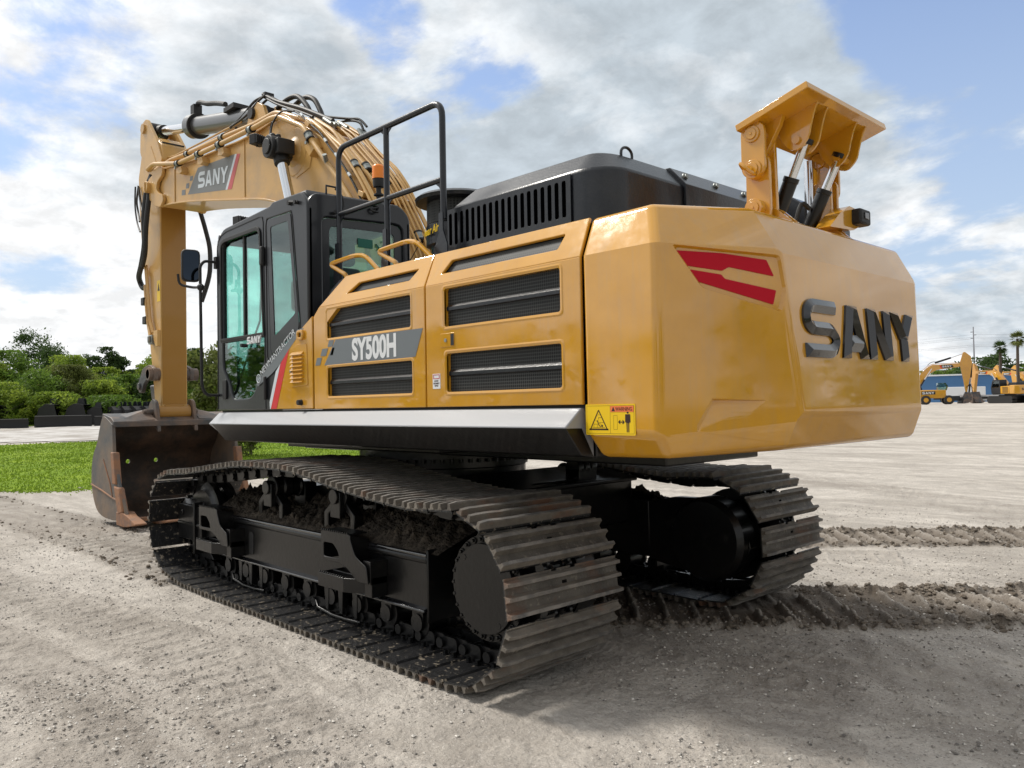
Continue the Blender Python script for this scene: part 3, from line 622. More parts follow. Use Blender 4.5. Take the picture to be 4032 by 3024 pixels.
kb = to_m(sheet_mesh([rpoly([(-.05, -.04), (.05, -.04), (.05, .04), (-.05, .04)], .03), rpoly([(-.025, -.017), (.025, -.017), (.025, .017), (-.025, .017)], .012)], .03, .008, side(1.512) @ Matrix.Translation((-1.50, 2.225, 0))))
obj('key_surround', kb, YEL, cp); obj('key_slot', M().box(-1.528, -1.472, 1.502, 1.508, 2.206, 2.244), BLKM, cp)
obj('rubber_stop', M().cyl((-1.49, 1.5, 1.69), (-1.49, 1.54, 1.69), .024, .02), BLKM, cp)
# ------------------------------------------------------------------ counterweight lifting gear
lg = M()
PL = frame((-5.262, 0, 3.357), (0, 1, 0), (.44, 0, -.13))
lg.box(-.52, .52, 0, .46, -.02, .02)
lg.tf(PL)
lift = obj('lifting_frame', lg, YEL, ex, bevel=.004)
def linkage(s):
    y = .45*s
    lk = sheets([([rpoly([(-4.905-.075, 2.93), (-4.905+.075, 2.93), (-4.905+.075, 3.25), (-4.905-.075, 3.25)], .074, 6)], side(y+.02*s)), ([rpoly([(-4.985, 2.66), (-4.835, 2.66), (-4.835, 3.06), (-4.985, 3.06)], .05, 5)], side(y-.02*s)), ([rpoly([(-4.985, 2.70), (-4.825, 2.70), (-4.835, 3.20), (-4.975, 3.24)], .05, 5)], side(y-.10*s))], .028, .004)
    lo_ = obj('lift_link', lk, YEL, lift)
    for z, r in ((3.18, .048), (2.975, .055), (2.75, .055)):
        p = M(); p.cyl((-4.905, y-.13*s, z), (-4.905, y+.045*s, z), r, n=28); p.cyl((-4.905, y+.045*s, z), (-4.905, y+.053*s, z), r*.68, n=24); p.cyl((-4.905, y+.053*s, z), (-4.905, y+.057*s, z), r*.18, n=10)
        obj('pivot_pin', p, YEL, lift, bevel=.002)
    if s > 0: obj('pin_handle', M().tube([(-4.85, y+.05, 2.99), (-4.87, y+.11, 3.0), (-4.92, y+.10, 2.95), (-4.925, y+.05, 2.94)], .011, res=4), YEL, lift)
    # triangular plate under the top
    obj('gusset', M().prism([(-4.83, 3.24), (-5.06, 3.30), (-5.03, 3.22), (-4.93, 3.06), (-4.88, 3.06)], y-.05*s, y-.09*s, 'y'), YEL, lift, bevel=.003)
    base = M().prism([(-4.80, 2.62), (-4.80, 2.72), (-4.90, 2.80), (-5.0, 2.74), (-5.1, 2.645), (-5.1, 2.62)], y-.06*s, y-.09*s, 'y'); base.prism([(-4.80, 2.62), (-4.80, 2.72), (-4.90, 2.80), (-5.0, 2.74), (-5.1, 2.645), (-5.1, 2.62)], y-.13*s, y-.155*s, 'y'); obj('lift_bracket', base, YEL, lift, bevel=.003)
    # big link plates carrying the cylinder heads
    for yy in (.255*s+.05, .255*s-.075):
        pts = [(-5.0, 3.29), (-5.235, 3.345), (-5.20, 3.29), (-5.175, 3.20), (-5.16, 3.13), (-5.10, 3.075), (-5.045, 3.085), (-5.0, 3.14), (-4.94, 3.27)]
        obj('lug_plate', M().prism(rpoly(pts, .05, 4), yy-.008, yy+.008, 'y'), YEL, lift, bevel=.002)
    p = M(); p.cyl((-5.09, .255*s-.10, 3.135), (-5.09, .255*s+.075, 3.135), .024, n=20); obj('pivot_pin', p, YEL, lift)
    c = Vector((-5.09, .22*s, 3.135)); d = Vector((-4.84, .20*s, 2.62)) - c; d.normalize()
    cy = M(); cy.cyl(c - d*.03, c + d*.0, .045, n=20); cy.cyl(c + d*.22, c + d*.60, .043, n=24); cy.cyl(c + d*.20, c + d*.23, .047, n=24)
    co_ = obj('lift_cylinder', cy, BLK, lift, bevel=.003); obj('cylinder_rod', M().cyl(c, c + d*.25, .026, n=18), CHROME, co_)
    if s < 0: obj('hose', M().tube([c + d*.33 + Vector((.02, .05, 0)), c + d*.33 + Vector((.05, .10, .03)), c+d*.45 + Vector((.03, .13, 0)), c + d*.62 + Vector((.02, .12, 0))], .014, res=4), RUB, co_)
    obj('fixed_cylinder', M().cyl((-4.86, y-.16*s, 3.18), (-4.86, y-.16*s, 2.62), .03, n=16), CHROME, lift)
linkage(1); linkage(-1)
cm = M(); cm.prism(rpoly([(-.26, 2.80), (-.40, 2.87), (-.58, 2.86), (-.58, 2.77), (-.45, 2.72), (-.12, 2.70)], .01), -4.97, -5.07, 'x'); obj('camera_bracket', cm, YEL, ex, bevel=.004)
ch_ = M().box(-5.13, -5.04, -.585, -.43, 2.755, 2.855); cho = obj('rear_camera', ch_, BLKM, ex, bevel=.015)
obj('camera_lens', M().box(-5.136, -5.12, -.54, -.48, 2.79, 2.83), FACE, cho, bevel=.003)

# ------------------------------------------------------------------ boom
top = [(4.86, 5.20), (4.46, 5.15), (3.52, 5.045), (2.64, 4.99), (2.16, 4.955), (1.60, 4.955), (1.14, 4.98), (.90, 4.88), (.62, 4.73), (.257, 4.51), (.05, 4.33), (-.22, 4.09), (-.41, 3.875), (-.60, 3.62), (-.85, 3.25), (-1.05, 2.85), (-1.15, 2.3), (-1.1, 2.0), (-.95, 1.85)]
bot = [(-.70, 1.85), (-.50, 2.0), (-.28, 2.5), (0, 3.0), (.35, 3.42), (.70, 3.73), (1.0, 3.93), (1.35, 4.065), (1.70, 4.158), (2.16, 4.243), (3.0, 4.40), (3.84, 4.548), (4.49, 4.64), (4.72, 4.66)]
prof = top + bot
bm_ = M().prism(prof, -.28, .28, 'y')
# projecting top and bottom flanges
def flange(line, off, th, w, m):
    rings = []
    for i, p in enumerate(line):
        a = Vector(line[max(i-1, 0)]); b = Vector(line[min(i+1, len(line)-1)]); d = (b-a).normalized(); n = Vector((-d.y, d.x))*off
        p = Vector(p); q = p + n*th; rings.append([(p.x, -w, p.y), (p.x, w, p.y), (q.x, w, q.y), (q.x, -w, q.y)])
    m.loft(rings)
flange(smooth([Vector((p[0], 0, p[1])) for p in top], 3) and [(v.x, v.z) for v in smooth([Vector((p[0], 0, p[1])) for p in top], 3)], -1, .022, .30, bm_)
flange([(v.x, v.z) for v in smooth([Vector((p[0], 0, p[1])) for p in bot], 3)], -1, .022, .30, bm_)
bm_.prism([(4.30, 4.62), (4.36, 4.62), (4.36, 5.12), (4.30, 5.12)], .28, .292, 'y')
bm_.box(2.07, 2.085, .28, .29, 4.25, 4.95)
bm_.prism([(.42, 4.45), (.6, 4.72), (.9, 4.72), (.95, 4.4), (.8, 4.2), (.5, 4.25)], .28, .288, 'y')
boom = obj('boom', bm_, YELB, ex, bevel=.008)
# fork plates with the curved cut-out at the nose
fk = rpoly([(5.24, 4.86), (5.30, 5.0), (5.22, 5.13), (5.06, 5.16), (4.92, 5.22), (4.76, 5.24), (4.64, 5.18), (4.67, 5.08), (4.86, 5.02), (4.90, 4.92), (4.80, 4.84), (4.66, 4.80), (4.62, 4.70), (4.74, 4.62), (4.95, 4.68)], .05, 4)
for s in (1, -1): obj('nose_plate', sheets([([fk], side(.312*s))], .05, .008), YELB, boom)
nb = M(); nb.box(4.45, 4.93, -.275, .275, 4.68, 5.18); obj('nose_block', nb, YELB, boom)
np_ = M(); np_.cyl((5.17, .33, 5.0), (5.17, .40, 5.0), .085, n=28); np_.box(5.155, 5.185, .40, .415, 4.93, 5.07); np_.cyl((5.17, -.40, 5.0), (5.17, -.33, 5.0), .085, n=28); obj('nose_pin', np_, YELB, boom, bevel=.004)
YB = .300
decal_y('boom_decal', [(2.352, 4.846), (2.633, 4.452), (3.847, 4.637), (3.70, 4.762), (3.497, 4.932)], mat('boom_decal_grey', (.18, .19, .19), .5), boom, dy=-.0185, Y=YB)
decal_y('boom_decal_white', [(2.352, 4.846), (2.633, 4.452), (2.575, 4.443), (2.295, 4.833)], PALEF, boom, dy=-.0182, Y=YB)
decal_y('boom_decal_red', [(2.295, 4.833), (2.575, 4.443), (2.451, 4.425), (2.20, 4.815)], mat('faded_red', (.55, .10, .10), .5), boom, dy=-.0179, Y=YB)
for q in ([(3.93, 4.725), (4.055, 4.74), (4.07, 4.67), (3.93, 4.65)], [(3.80, 4.79), (3.90, 4.80), (3.92, 4.735), (3.81, 4.72)], [(3.66, 4.86), (3.76, 4.87), (3.78, 4.81), (3.68, 4.80)]): decal_y('decal_square', q, bpy.data.materials['boom_decal_grey'], boom, dy=-.0185, Y=YB)
obj('boom_logo', wordmark([(0, .225), (.24, .225), (.48, .225), (.72, .225)], .205, frame((3.50, YB-.0172, 4.655), (-.985, 0, -.125), (0, 0, 1)), w=.24, depth=.0012), PALEF, boom)
# pipes along the boom
def ppath(off, Y, s0=0, s1=None, line=top):
    ln = [Vector((p[0], 0, p[1])) for p in line]; out = []
    for i, p in enumerate(ln):
        a = ln[max(i-1, 0)]; b = ln[min(i+1, len(ln)-1)]; d = (b-a).normalized(); n = Vector((d.z, 0, -d.x))*-1
        if n.z < 0 and d.x < -.2: n = -n
        if abs(d.x) <= .5 and n.x > 0: n = -n
        q = p + n*off; out.append(Vector((q.x, Y, q.z)))
    return out[s0:s1]
pA = [(5.14, .37, 5.26), (4.91, .37, 5.29), (3.96, .37, 5.08), (3.01, .37, 5.03), (2.38, .37, 5.00), (1.54, .37, 4.965), (1.24, .365, 4.97), (1.05, .36, 4.945), (.49, .36, 4.68), (.32, .36, 4.49), (-.04, .36, 4.13), (-.20, .36, 3.97), (-.46, .36, 3.68), (-.7, .36, 3.2), (-.8, .36, 2.7)]
obj('hydraulic_pipe', M().tube(fillet(pA, .08, 4), .03, 12), YELB, boom)
pB = [(5.22, .22, 5.30), (4.67, .2, 5.33), (4.10, .2, 5.28), (2.76, .2, 5.20), (1.98, .2, 5.14), (1.35, .24, 5.10), (1.1, .25, 5.01), (.49, .25, 4.76), (-.15, .26, 4.31), (-.45, .26, 3.98), (-.70, .26, 3.66), (-.95, .26, 3.2), (-1.1, .26, 2.7)]
obj('hydraulic_pipe', M().tube(fillet(pB, .08, 4), .03, 12), YELB, boom)
for y, r, zo in ((.12, .013, .05), (.06, .013, .05)):
    obj('hydraulic_pipe', M().tube(fillet([(5.5, y+.02, 5.52), (4.72, y, 5.42), (3.77, y, 5.38), (2.9, y, 5.35), (2.5, y, 5.33)], .06, 3), r, 8), YELB, boom)
for k, (y, r, off, s0) in enumerate([(.31, .014, .10, 9), (.16, .024, .09, 8), (.08, .026, .07, 8), (.02, .012, .11, 8), (-.03, .012, .11, 8), (-.09, .012, .11, 8), (-.15, .014, .11, 8), (-.20, .014, .11, 8), (-.25, .014, .11, 8), (-.30, .022, .09, 7)]):
    pts = ppath(off, y, s0, 18)
    # small joggles where the pipes change level
    pts = [p + Vector((.0, 0, .02*(-1)**(i//2) * (k % 2))) for i, p in enumerate(pts)]
    obj('hydraulic_pipe', M().tube(fillet(pts, .1, 3), r, 8), YELB, boom)
cable = [(1.05, .25, 5.06), (.7, .30, 4.90), (.45, .315, 4.72), (.2, .32, 4.54), (0.02, .32, 4.35), (-.2, .32, 4.14), (-.42, .32, 3.88), (-.6, .32, 3.62), (-.72, .32, 3.4)]
obj('cable', M().tube(cable, .011, 8, res=4), RUB, boom)
ct = M()
for p in ((.62, .305, 4.855), (.10, .32, 4.44), (-.11, .32, 4.235), (-.35, .32, 3.98)): ct.cyl(Vector(p)+Vector((.02, 0, .02)), Vector(p)-Vector((.02, 0, .02)), .017, n=10)
obj('cable_clip', ct, PALEF, boom)
def clamp(p, d, r=.05, arm=None, parent=boom):
    p, d = Vector(p), Vector(d).normalized(); m = M(); m.cyl(p-d*.035, p+d*.035, r, n=16); m.cur = 1; m.cyl(p+d*.036, p+d*.052, r*1.1, n=16); m.cyl(p-d*.052, p-d*.036, r*1.1, n=16); m.cur = 0
    if arm: m.cyl(p + Vector((0, .05, -.07)), p + Vector((0, .03, -.07)), .02, n=6)
    o = obj('pipe_clamp', m, GALV, parent, mats=[GALV, BLKM])
    if arm: obj('clamp_bracket', M().prism(arm, .27, .375, 'y'), YELB, parent, bevel=.004)
for x, z in ((3.96, 5.08), (3.25, 5.045), (2.60, 5.01), (1.72, 4.97)):
    clamp((x, .37, z), (1, 0, .08), .042, arm=[(x+.05, z-.13), (x+.03, z-.06), (x-.10, z-.06), (x-.14, z-.14), (x-.06, z-.16)])
for x, z, d in ((2.9, 5.21, (1, 0, .05)), (4.05, 5.27, (1, 0, .1))): clamp((x, .2, z), d, .042)
clamp((.36, .362, 4.535), (.55, 0, .83), .046, arm=[(.45, 4.45), (.30, 4.52), (.22, 4.40), (.35, 4.32)])
for y in (.25, .12, -.12, -.29):
    clamp((-.36, y if y != .25 else .26, 4.08 if y > 0 else 4.02), (.6, 0, .8), .045); clamp((-.9, y, 3.32), (.4, 0, .9), .045)
br = M()
for (x, z) in ((.42, 4.68), (-.62, 3.72), (-.93, 3.12)):
    d = Vector((-.75, 0, .66)) if z > 4 else Vector((-.9, 0, .4)); c = Vector((x, 0, z)); m0 = len(br.v)
    br = M(); m0 = 0; br.box(-.025, .025, -.34, .34, 0.0, .10); br.tf(Matrix.Translation(c) @ Vector((0, 0, 1)).rotation_difference(d*-1 if False else Vector((-d.x*-1*-1, 0, d.z))).to_matrix().to_4x4(), m0)
    obj('pipe_bracket', br, YELB, boom, bevel=.003)
jb = M(); jb.box(1.70, 1.95, -.2, .14, 4.95, 5.38); jb.tf(Matrix.Identity(4)); obj('cylinder_mount', M().prism([(2.2, 4.93), (2.3, 5.18), (2.22, 5.40), (2.02, 5.45), (1.86, 5.36), (1.62, 4.93)], .10, .15, 'y').prism([(2.2, 4.93), (2.3, 5.18), (2.22, 5.40), (2.02, 5.45), (1.86, 5.36), (1.62, 4.93)], -.15, -.10, 'y'), YELB, boom, bevel=.006)
obj('mount_pin', M().cyl((2.12, -.19, 5.32), (2.12, .19, 5.32), .07), BLKM, boom)
hs = [([(2.83, .12, 5.34), (2.47, .12, 5.40), (2.2, .1, 5.50), (2.05, .08, 5.52), (1.88, .08, 5.50)], .016), ([(2.80, .06, 5.34), (2.4, .06, 5.38), (2.1, .04, 5.46), (1.88, .03, 5.50)], .016), ([(2.7, .18, 5.30), (2.3, .16, 5.34), (2.0, .14, 5.44), (1.86, .12, 5.48)], .014),
      ([(1.93, .10, 5.52), (1.6, .08, 5.34), (1.1, .06, 5.13), (.7, .05, 4.94), (.40, .05, 4.79)], .026), ([(1.88, .05, 5.50), (1.5, .0, 5.28), (1.0, -.02, 5.06), (.5, 0, 4.80)], .018), ([(1.75, .14, 5.40), (1.4, .16, 5.22), (.9, .16, 5.0), (.6, .18, 4.86)], .014),
      ([(1.95, -.1, 5.40), (1.69, -.1, 5.44), (1.44, -.1, 5.40), (1.22, -.1, 5.22), (1.10, -.1, 5.06), (.85, -.1, 4.92)], .032), ([(1.85, -.2, 5.36), (1.49, -.2, 5.42), (1.25, -.2, 5.34), (1.11, -.2, 5.18), (1.0, -.2, 5.02), (.75, -.2, 4.88)], .032),
      ([(.62, -.2, 4.90), (.42, -.22, 4.86), (.30, -.24, 4.80), (.24, -.24, 4.70)], .014), ([(.80, -.1, 4.98), (.5, -.2, 4.90), (.34, -.25, 4.86), (.22, -.27, 4.75)], .014),
      ([(1.28, .30, 4.98), (1.27, .34, 4.9), (1.2, .40, 4.70), (1.13, .46, 4.60)], .010), ([(.80, .30, 4.95), (.98, .36, 4.98), (1.08, .42, 4.85), (1.05, .46, 4.62)], .010)]
for p, r in hs: obj('hose', M().tube(p, r, 10, res=5), RUB, boom)
for y in (-.27, -.24, -.2, -.1, 0, .05, .1): obj('hose_fitting', M().cyl((.50 if y > -.15 else .28, y, 4.83 if y > -.15 else 4.72), (.34 if y > -.15 else .20, y, 4.73 if y > -.15 else 4.62), .022, n=8), GALV, boom)
obj('hose_junction', M().box(1.85, 1.93, .0, .12, 5.47, 5.53), BLKM, boom)
obj('bleed_valve', M().cyl((.005, .365, 4.17), (-.04, .42, 4.24), .024, n=10), GALV, boom)

# boom cylinders
for s in (1, -1):
    y = .47*s; tp = Vector((.83, y, 4.50)); foot = Vector((-.15, y, 1.95)); d = (foot-tp).normalized()
    cy = M(); cy.cyl(foot - d*0, tp + d*1.15, .105, n=28); cy.cyl(tp + d*1.12, tp + d*1.26, .12, n=28)
    c_ = obj('boom_cylinder', cy, BARREL, ex)
    obj('cylinder_rod', M().cyl(tp, tp + d*1.3, .058, n=24), CHROME, c_)
    hd = M(); hd.cyl((.83, y-.13*s, 4.50), (.83, y+.14*s, 4.50), .125, n=30); hd.cyl((.83, y+.14*s, 4.50), (.83, y+.16*s, 4.50), .085, n=26); hd.box(.66, .83, y-.10, y+.10, 4.41, 4.57); hd.cyl(tp, tp+d*.2, .085, n=20); hd.sphere((.86, y+.06*s, 4.63), .04); hd.cyl((.84, y+.0, 4.6), (.85, y, 4.66), .03)
    obj('rod_head', hd, RUB, c_, bevel=.008)
    obj('boom_boss', M().lathe((.82, .28*s, 4.50), (.82, .42*s, 4.50), [(0, .27), (.012, .26), (.02, .17), (.06, .12), (.13, .11)], 32), YELB, boom)
wl = work_light((1.17, .56, 4.66), boom, rot=.3)
# arm cylinder
a0 = Vector((5.72, 0, 6.06)); a1 = Vector((2.10, 0, 5.32)); d = (a1-a0).normalized()
L_ = (a1-a0).length
cy = M(); cy.cyl(a0+d*1.42, a0+d*1.60, .175, n=32); cy.cyl(a0+d*1.38, a0+d*1.42, .14, .175, n=32); cy.cyl(a0 + d*1.60, a0 + d*L_, .132, n=32); cy.cyl(a0+d*(L_-.28), a0+d*(L_+.02), .138, n=32)
ac = obj('arm_cylinder', cy, BARREL, ex, bevel=.006)
obj('cylinder_rod', M().cyl(a0, a0+d*1.45, .07, n=24), CHROME, ac)
hd = M(); hd.cyl((5.72, -.12, 6.06), (5.72, .12, 6.06), .12, n=28); hd.cyl(a0, a0+d*.26, .095, n=20); obj('barrel_eye', M().box(2.02, 2.2, -.09, .09, 5.22, 5.42), RUB, ac); obj('gland_ring', M().cyl(a0+d*1.60, a0+d*1.63, .18, n=32), RUB, ac)
obj('rod_head', hd, RUB, ac)
hz = M(); hz.tube([(4.18, .02, 5.90), (4.15, .02, 6.02), (4.05, .02, 6.05), (3.8, .02, 5.96), (3.5, .02, 5.88), (3.2, .02, 5.78)], .035, 10, res=4); hz.box(4.12, 4.24, -.04, .08, 5.88, 6.04); hz.box(2.65, 2.95, -.06, .16, 5.56, 5.62)
obj('hose', hz, RUB, ac)

# ------------------------------------------------------------------ arm, bucket linkage, bucket
AH = .195
arm_p = [(5.15, 1.74), (5.15, 4.80), (5.02, 5.15), (4.86, 5.40), (4.62, 5.62), (4.60, 5.72)]
arm_p = [(5.13, 1.60), (5.13, 4.75), (5.10, 5.05), (4.99, 5.38), (5.06, 5.62), (5.42, 6.06), (5.60, 6.16), (5.78, 6.12), (5.86, 5.98), (5.88, 5.8), (6.05, 5.35), (6.02, 4.9), (5.95, 4.4), (5.80, 3.7), (5.62, 2.8), (5.48, 2.2), (5.40, 1.78), (5.33, 1.62)]
ab = [(5.13, 1.70), (5.13, 4.85), (5.10, 5.12), (4.98, 5.42), (5.05, 5.66), (5.30, 5.83), (5.62, 5.80), (5.90, 5.70), (6.05, 5.35), (6.02, 4.9), (5.95, 4.4), (5.80, 3.7), (5.62, 2.8), (5.48, 2.2), (5.40, 1.78)]
arm = obj('arm', M().prism(ab, -AH, AH, 'y'), YELB, ex, bevel=.012)
obj('arm_underside_shade', M().prism([(5.1295, 1.74), (5.122, 1.76), (5.122, 4.76), (5.1295, 4.78)], -AH+.02, AH-.02, 'y'), YELD, arm)  # thin sheet that paints shade onto the arm's rear face
ear = rpoly([(5.62, 6.20), (5.80, 6.16), (5.88, 6.02), (5.90, 5.72), (5.62, 5.35), (5.02, 5.36), (4.98, 5.42), (5.16, 5.72), (5.45, 6.02)], .06, 3)
for s in (1, -1): obj('arm_ear', sheets([([ear], side((AH+.0)*s))], .05, .006), YELB, arm)
obj('arm_ear_inner', M().box(5.1, 5.2, -AH+.03, AH-.03, 5.35, 5.72), BLKM, arm)
obj('ear_pin', M().cyl((5.72, -.25, 6.06), (5.72, .25, 6.06), .075, n=24), YELB, arm)
obj('arm_rib', M().prism([(5.42, 5.72), (5.05, 5.20), (5.09, 5.18), (5.46, 5.70)], AH, AH+.03, 'y'), YELB, arm)
wb = obj('warning_sticker', M().box(5.145, 5.27, AH+.001, AH+.003, 3.30, 3.62), STY, arm)
obj('sticker_ink', M().prism([(5.16, 3.46), (5.25, 3.46), (5.205, 3.58)], AH+.0035, AH+.004, 'y'), STB, arm)
ph = [([(5.30, .25, 5.24), (5.38, .30, 5.0), (5.42, .33, 4.6), (5.40, .33, 4.2), (5.62, .30, 3.92), (5.92, .24, 3.78), (6.05, .18, 3.70), (5.98, .16, 3.60), (5.86, .16, 3.60)], .042), ([(5.24, .28, 5.18), (5.20, .34, 4.8), (5.26, .36, 4.4), (5.36, .34, 4.05), (5.6, .30, 3.88)], .038), ([(5.28, .2, 5.16), (5.40, .28, 4.95), (5.45, .3, 4.75), (5.62, .28, 4.72), (5.82, .24, 4.9), (5.98, .22, 5.2)], .018), ([(6.1, .18, 5.25), (6.12, .2, 5.0), (6.05, .2, 4.8), (5.85, .25, 4.62)], .015), ([(6.18, .2, 5.25), (6.2, .2, 4.95), (6.05, .22, 4.65), (5.8, .26, 4.45)], .013), ([(5.95, .12, 4.4), (5.98, .14, 4.1), (5.92, .14, 3.9)], .03), ([(4.98, -.35, 4.72), (4.93, -.42, 4.4), (4.86, -.45, 4.1), (4.82, -.42, 3.7), (4.9, -.33, 3.3)], .035)]
for p, r in ph: obj('hose', M().tube(p, r, 10, res=5), RUB, arm)
ap = M()
for o_ in (0, .035, .07):
    ap.tube(fillet([(5.66-o_, .235, 3.90), (5.56-o_, .235, 3.3), (5.50-o_, .235, 3.02), (5.38-o_, .235, 2.84)], .04, 3), .012, 8)
ap.tube(fillet([(5.82, .18, 3.62), (5.70, .2, 3.2), (5.62, .2, 2.95), (5.5, .22, 2.80)], .05, 3), .028, 10)
obj('hydraulic_pipe', ap, YELB, arm)
vb = M(); vb.box(5.32, 5.46, .18, .27, 2.66, 2.80); vb.box(5.34, 5.38, .27, .31, 2.68, 2.78); obj('valve_block', vb, GALV, arm, bevel=.01)
obj('clamp_bracket', M().prism([(5.14, 2.86), (5.30, 2.86), (5.30, 2.72), (5.22, 2.62), (5.14, 2.62)], AH, AH+.05, 'y'), YELB, arm, bevel=.004)
cb_ = M(); cb_.box(5.74, 5.86, .1, .24, 3.30, 3.42); cb_.box(5.66, 5.80, .12, .24, 3.0, 3.12); cb_.box(5.76, 5.84, .05, .12, 2.7, 3.05); obj('pipe_clamp', cb_, RUB, arm, bevel=.01)
bk = M(); bk.cyl((5.95, 0, 4.5), (5.72, 0, 2.9), .09, n=20); bc_ = obj('bucket_cylinder', bk, BARREL, ex); obj('cylinder_rod', M().cyl((5.75, 0, 2.9), (5.66, 0, 2.3), .045, n=16), CHROME, bc_)
# tipping links (dark steel)
for s in (1, -1):
    y = .27*s
    lnk = rpoly([(5.12, 2.10), (5.13, 2.28), (5.35, 2.35), (5.62, 2.30), (5.80, 2.10), (5.80, 1.94), (5.68, 1.92), (5.58, 2.06), (5.42, 2.14), (5.28, 2.10)], .05, 4)
    lo_ = obj('tipping_link', sheets([([lnk], side(y))], .06, .008), BUCK, ex)
    pp = M(); pp.cyl((5.23, y, 2.20), (5.23, y+.09*s, 2.20), .075, n=24); pp.cyl((5.73, y, 2.03), (5.73, y+.06*s, 2.03), .055, n=24); obj('link_pin', pp, BUCK, lo_, bevel=.006)
obj('arm_boss', M().cyl((5.23, -.38, 2.20), (5.23, .36, 2.20), .095, n=24), BUCK, arm)
obj('push_link', M().prism([(5.80, 2.05), (5.62, 2.05), (5.38, 1.60), (5.62, 1.60)], -.14, .14, 'y'), BUCK, ex, bevel=.03)
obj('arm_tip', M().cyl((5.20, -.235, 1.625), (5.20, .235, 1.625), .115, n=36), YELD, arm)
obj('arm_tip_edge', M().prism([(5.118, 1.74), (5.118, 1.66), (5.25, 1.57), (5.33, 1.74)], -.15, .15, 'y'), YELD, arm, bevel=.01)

bp_ = [(5.02, 1.46), (5.30, 1.56), (5.46, 1.56), (5.60, 1.38), (5.70, 1.2), (5.92, .96), (5.99, .6), (5.83, .27), (5.55, .13), (5.04, .10), (4.55, .14)]
front_ = [(4.44, .20), (4.76, .62), (4.98, 1.06)]
BW = .88
def shell(line, th):
    out = []
    for i, p in enumerate(line):
        a = Vector(line[max(i-1, 0)]); b = Vector(line[min(i+1, len(line)-1)]); d = (b-a).normalized(); n = Vector((-d.y, d.x)); out.append(tuple(Vector(p) + n*th))
    return out
sm = [(v.x, v.z) for v in smooth([Vector((p[0], 0, p[1])) for p in bp_], 4)]
inn = shell(sm, -.035)
bu = M(); ring_ = []
for i in range(len(sm)): ring_.append([(sm[i][0], -BW, sm[i][1]), (sm[i][0], BW, sm[i][1]), (inn[i][0], BW, inn[i][1]), (inn[i][0], -BW, inn[i][1])])
bu.loft(ring_)
ct_ = M()
for y in (.42, .0): ct_.cyl((5.7, y, .90), (6.2, y, .84), .033, n=16)
bucket = obj('bucket', boolean(bu, ct_), BUCKI, ex)
for s in (1, -1):
    obj('side_plate', M().prism(sm + front_, BW*s, (BW+.045)*s, 'y'), BUCKS, bucket, bevel=.006)
    sc1 = M().prism([(4.60, .42), (4.70, .66), (4.84, 1.06), (5.06, 1.08), (5.0, .66), (4.88, .58), (4.86, .4)][:7], (BW+.03)*s, (BW+.085)*s, 'y')
    obj('side_cutter', M().prism([(4.80, .62), (4.90, 1.07), (5.03, 1.07), (4.96, .62)], (BW-.02)*s, (BW+.07)*s, 'y'), TOOTH, bucket, bevel=.015)
    obj('side_cutter', M().prism([(4.52, .26), (4.70, .58), (4.90, .60), (4.78, .30), (4.72, .2)], (BW-.02)*s, (BW+.07)*s, 'y'), TOOTH, bucket, bevel=.02)
obj('wear_ridge', M().tube([(5.98, BW+.05, .56), (5.5, BW+.05, .50), (5.0, BW+.05, .42), (4.82, BW+.05, .40)], .012, 6), TOOTH, bucket)
obj('wear_ridge', M().tube([(5.4, BW+.05, .95), (5.1, BW+.05, .62), (5.0, BW+.05, .42)], .010, 6), TOOTH, bucket)
for i in range(5):
    y = -.86 + i*.43; w = .085
    t = M().loft([[(4.80, y-w, .06), (4.80, y+w, .06), (4.80, y+w, .24), (4.80, y-w, .24)], [(4.55, y-w, .05), (4.55, y+w, .05), (4.55, y+w, .25), (4.55, y-w, .25)], [(4.40, y-w*.8, .06), (4.40, y+w*.8, .06), (4.40, y+w*.8, .21), (4.40, y-w*.8, .21)], [(4.05, y-w*.95, .115), (4.05, y+w*.95, .115), (4.05, y+w*.95, .135), (4.05, y-w*.95, .135)]])
    obj('tooth', t, TOOTH, bucket, bevel=.015)
obj('lip_plate', M().box(4.42, 4.62, -BW, BW, .12, .165), TOOTH, bucket)
obj('top_beam', M().prism([(5.0, 1.42), (5.0, 1.50), (5.12, 1.56), (5.5, 1.62), (5.52, 1.54), (5.1, 1.44)], -BW-.03, BW+.03, 'y'), BUCK, bucket, bevel=.01)
for s in (1, -1):
    e = rpoly([(4.98, 1.32), (5.04, 1.60), (5.08, 1.78), (5.20, 1.83), (5.34, 1.76), (5.42, 1.60), (5.5, 1.5), (5.1, 1.40)], .05, 4)
    for yy in (.275,): obj('bucket_ear', sheets([([e], side(yy*s))], .05, .008), BUCK, bucket)
    obj('ear_gusset', M().add([(5.02, .33*s, 1.52), (5.40, .33*s, 1.58), (5.30, .33*s, 1.68), (5.02, BW*s, 1.50), (5.40, BW*s, 1.56)], [(0, 2, 3), (2, 1, 4, 3), (0, 3, 4, 1), (0, 1, 2)]), BUCK, bucket)
obj('bucket_pin', M().cyl((5.20, -.36, 1.63), (5.20, .40, 1.63), .05, n=20).cyl((5.20, .40, 1.63), (5.20, .44, 1.63), .035, n=8), BUCK, bucket)
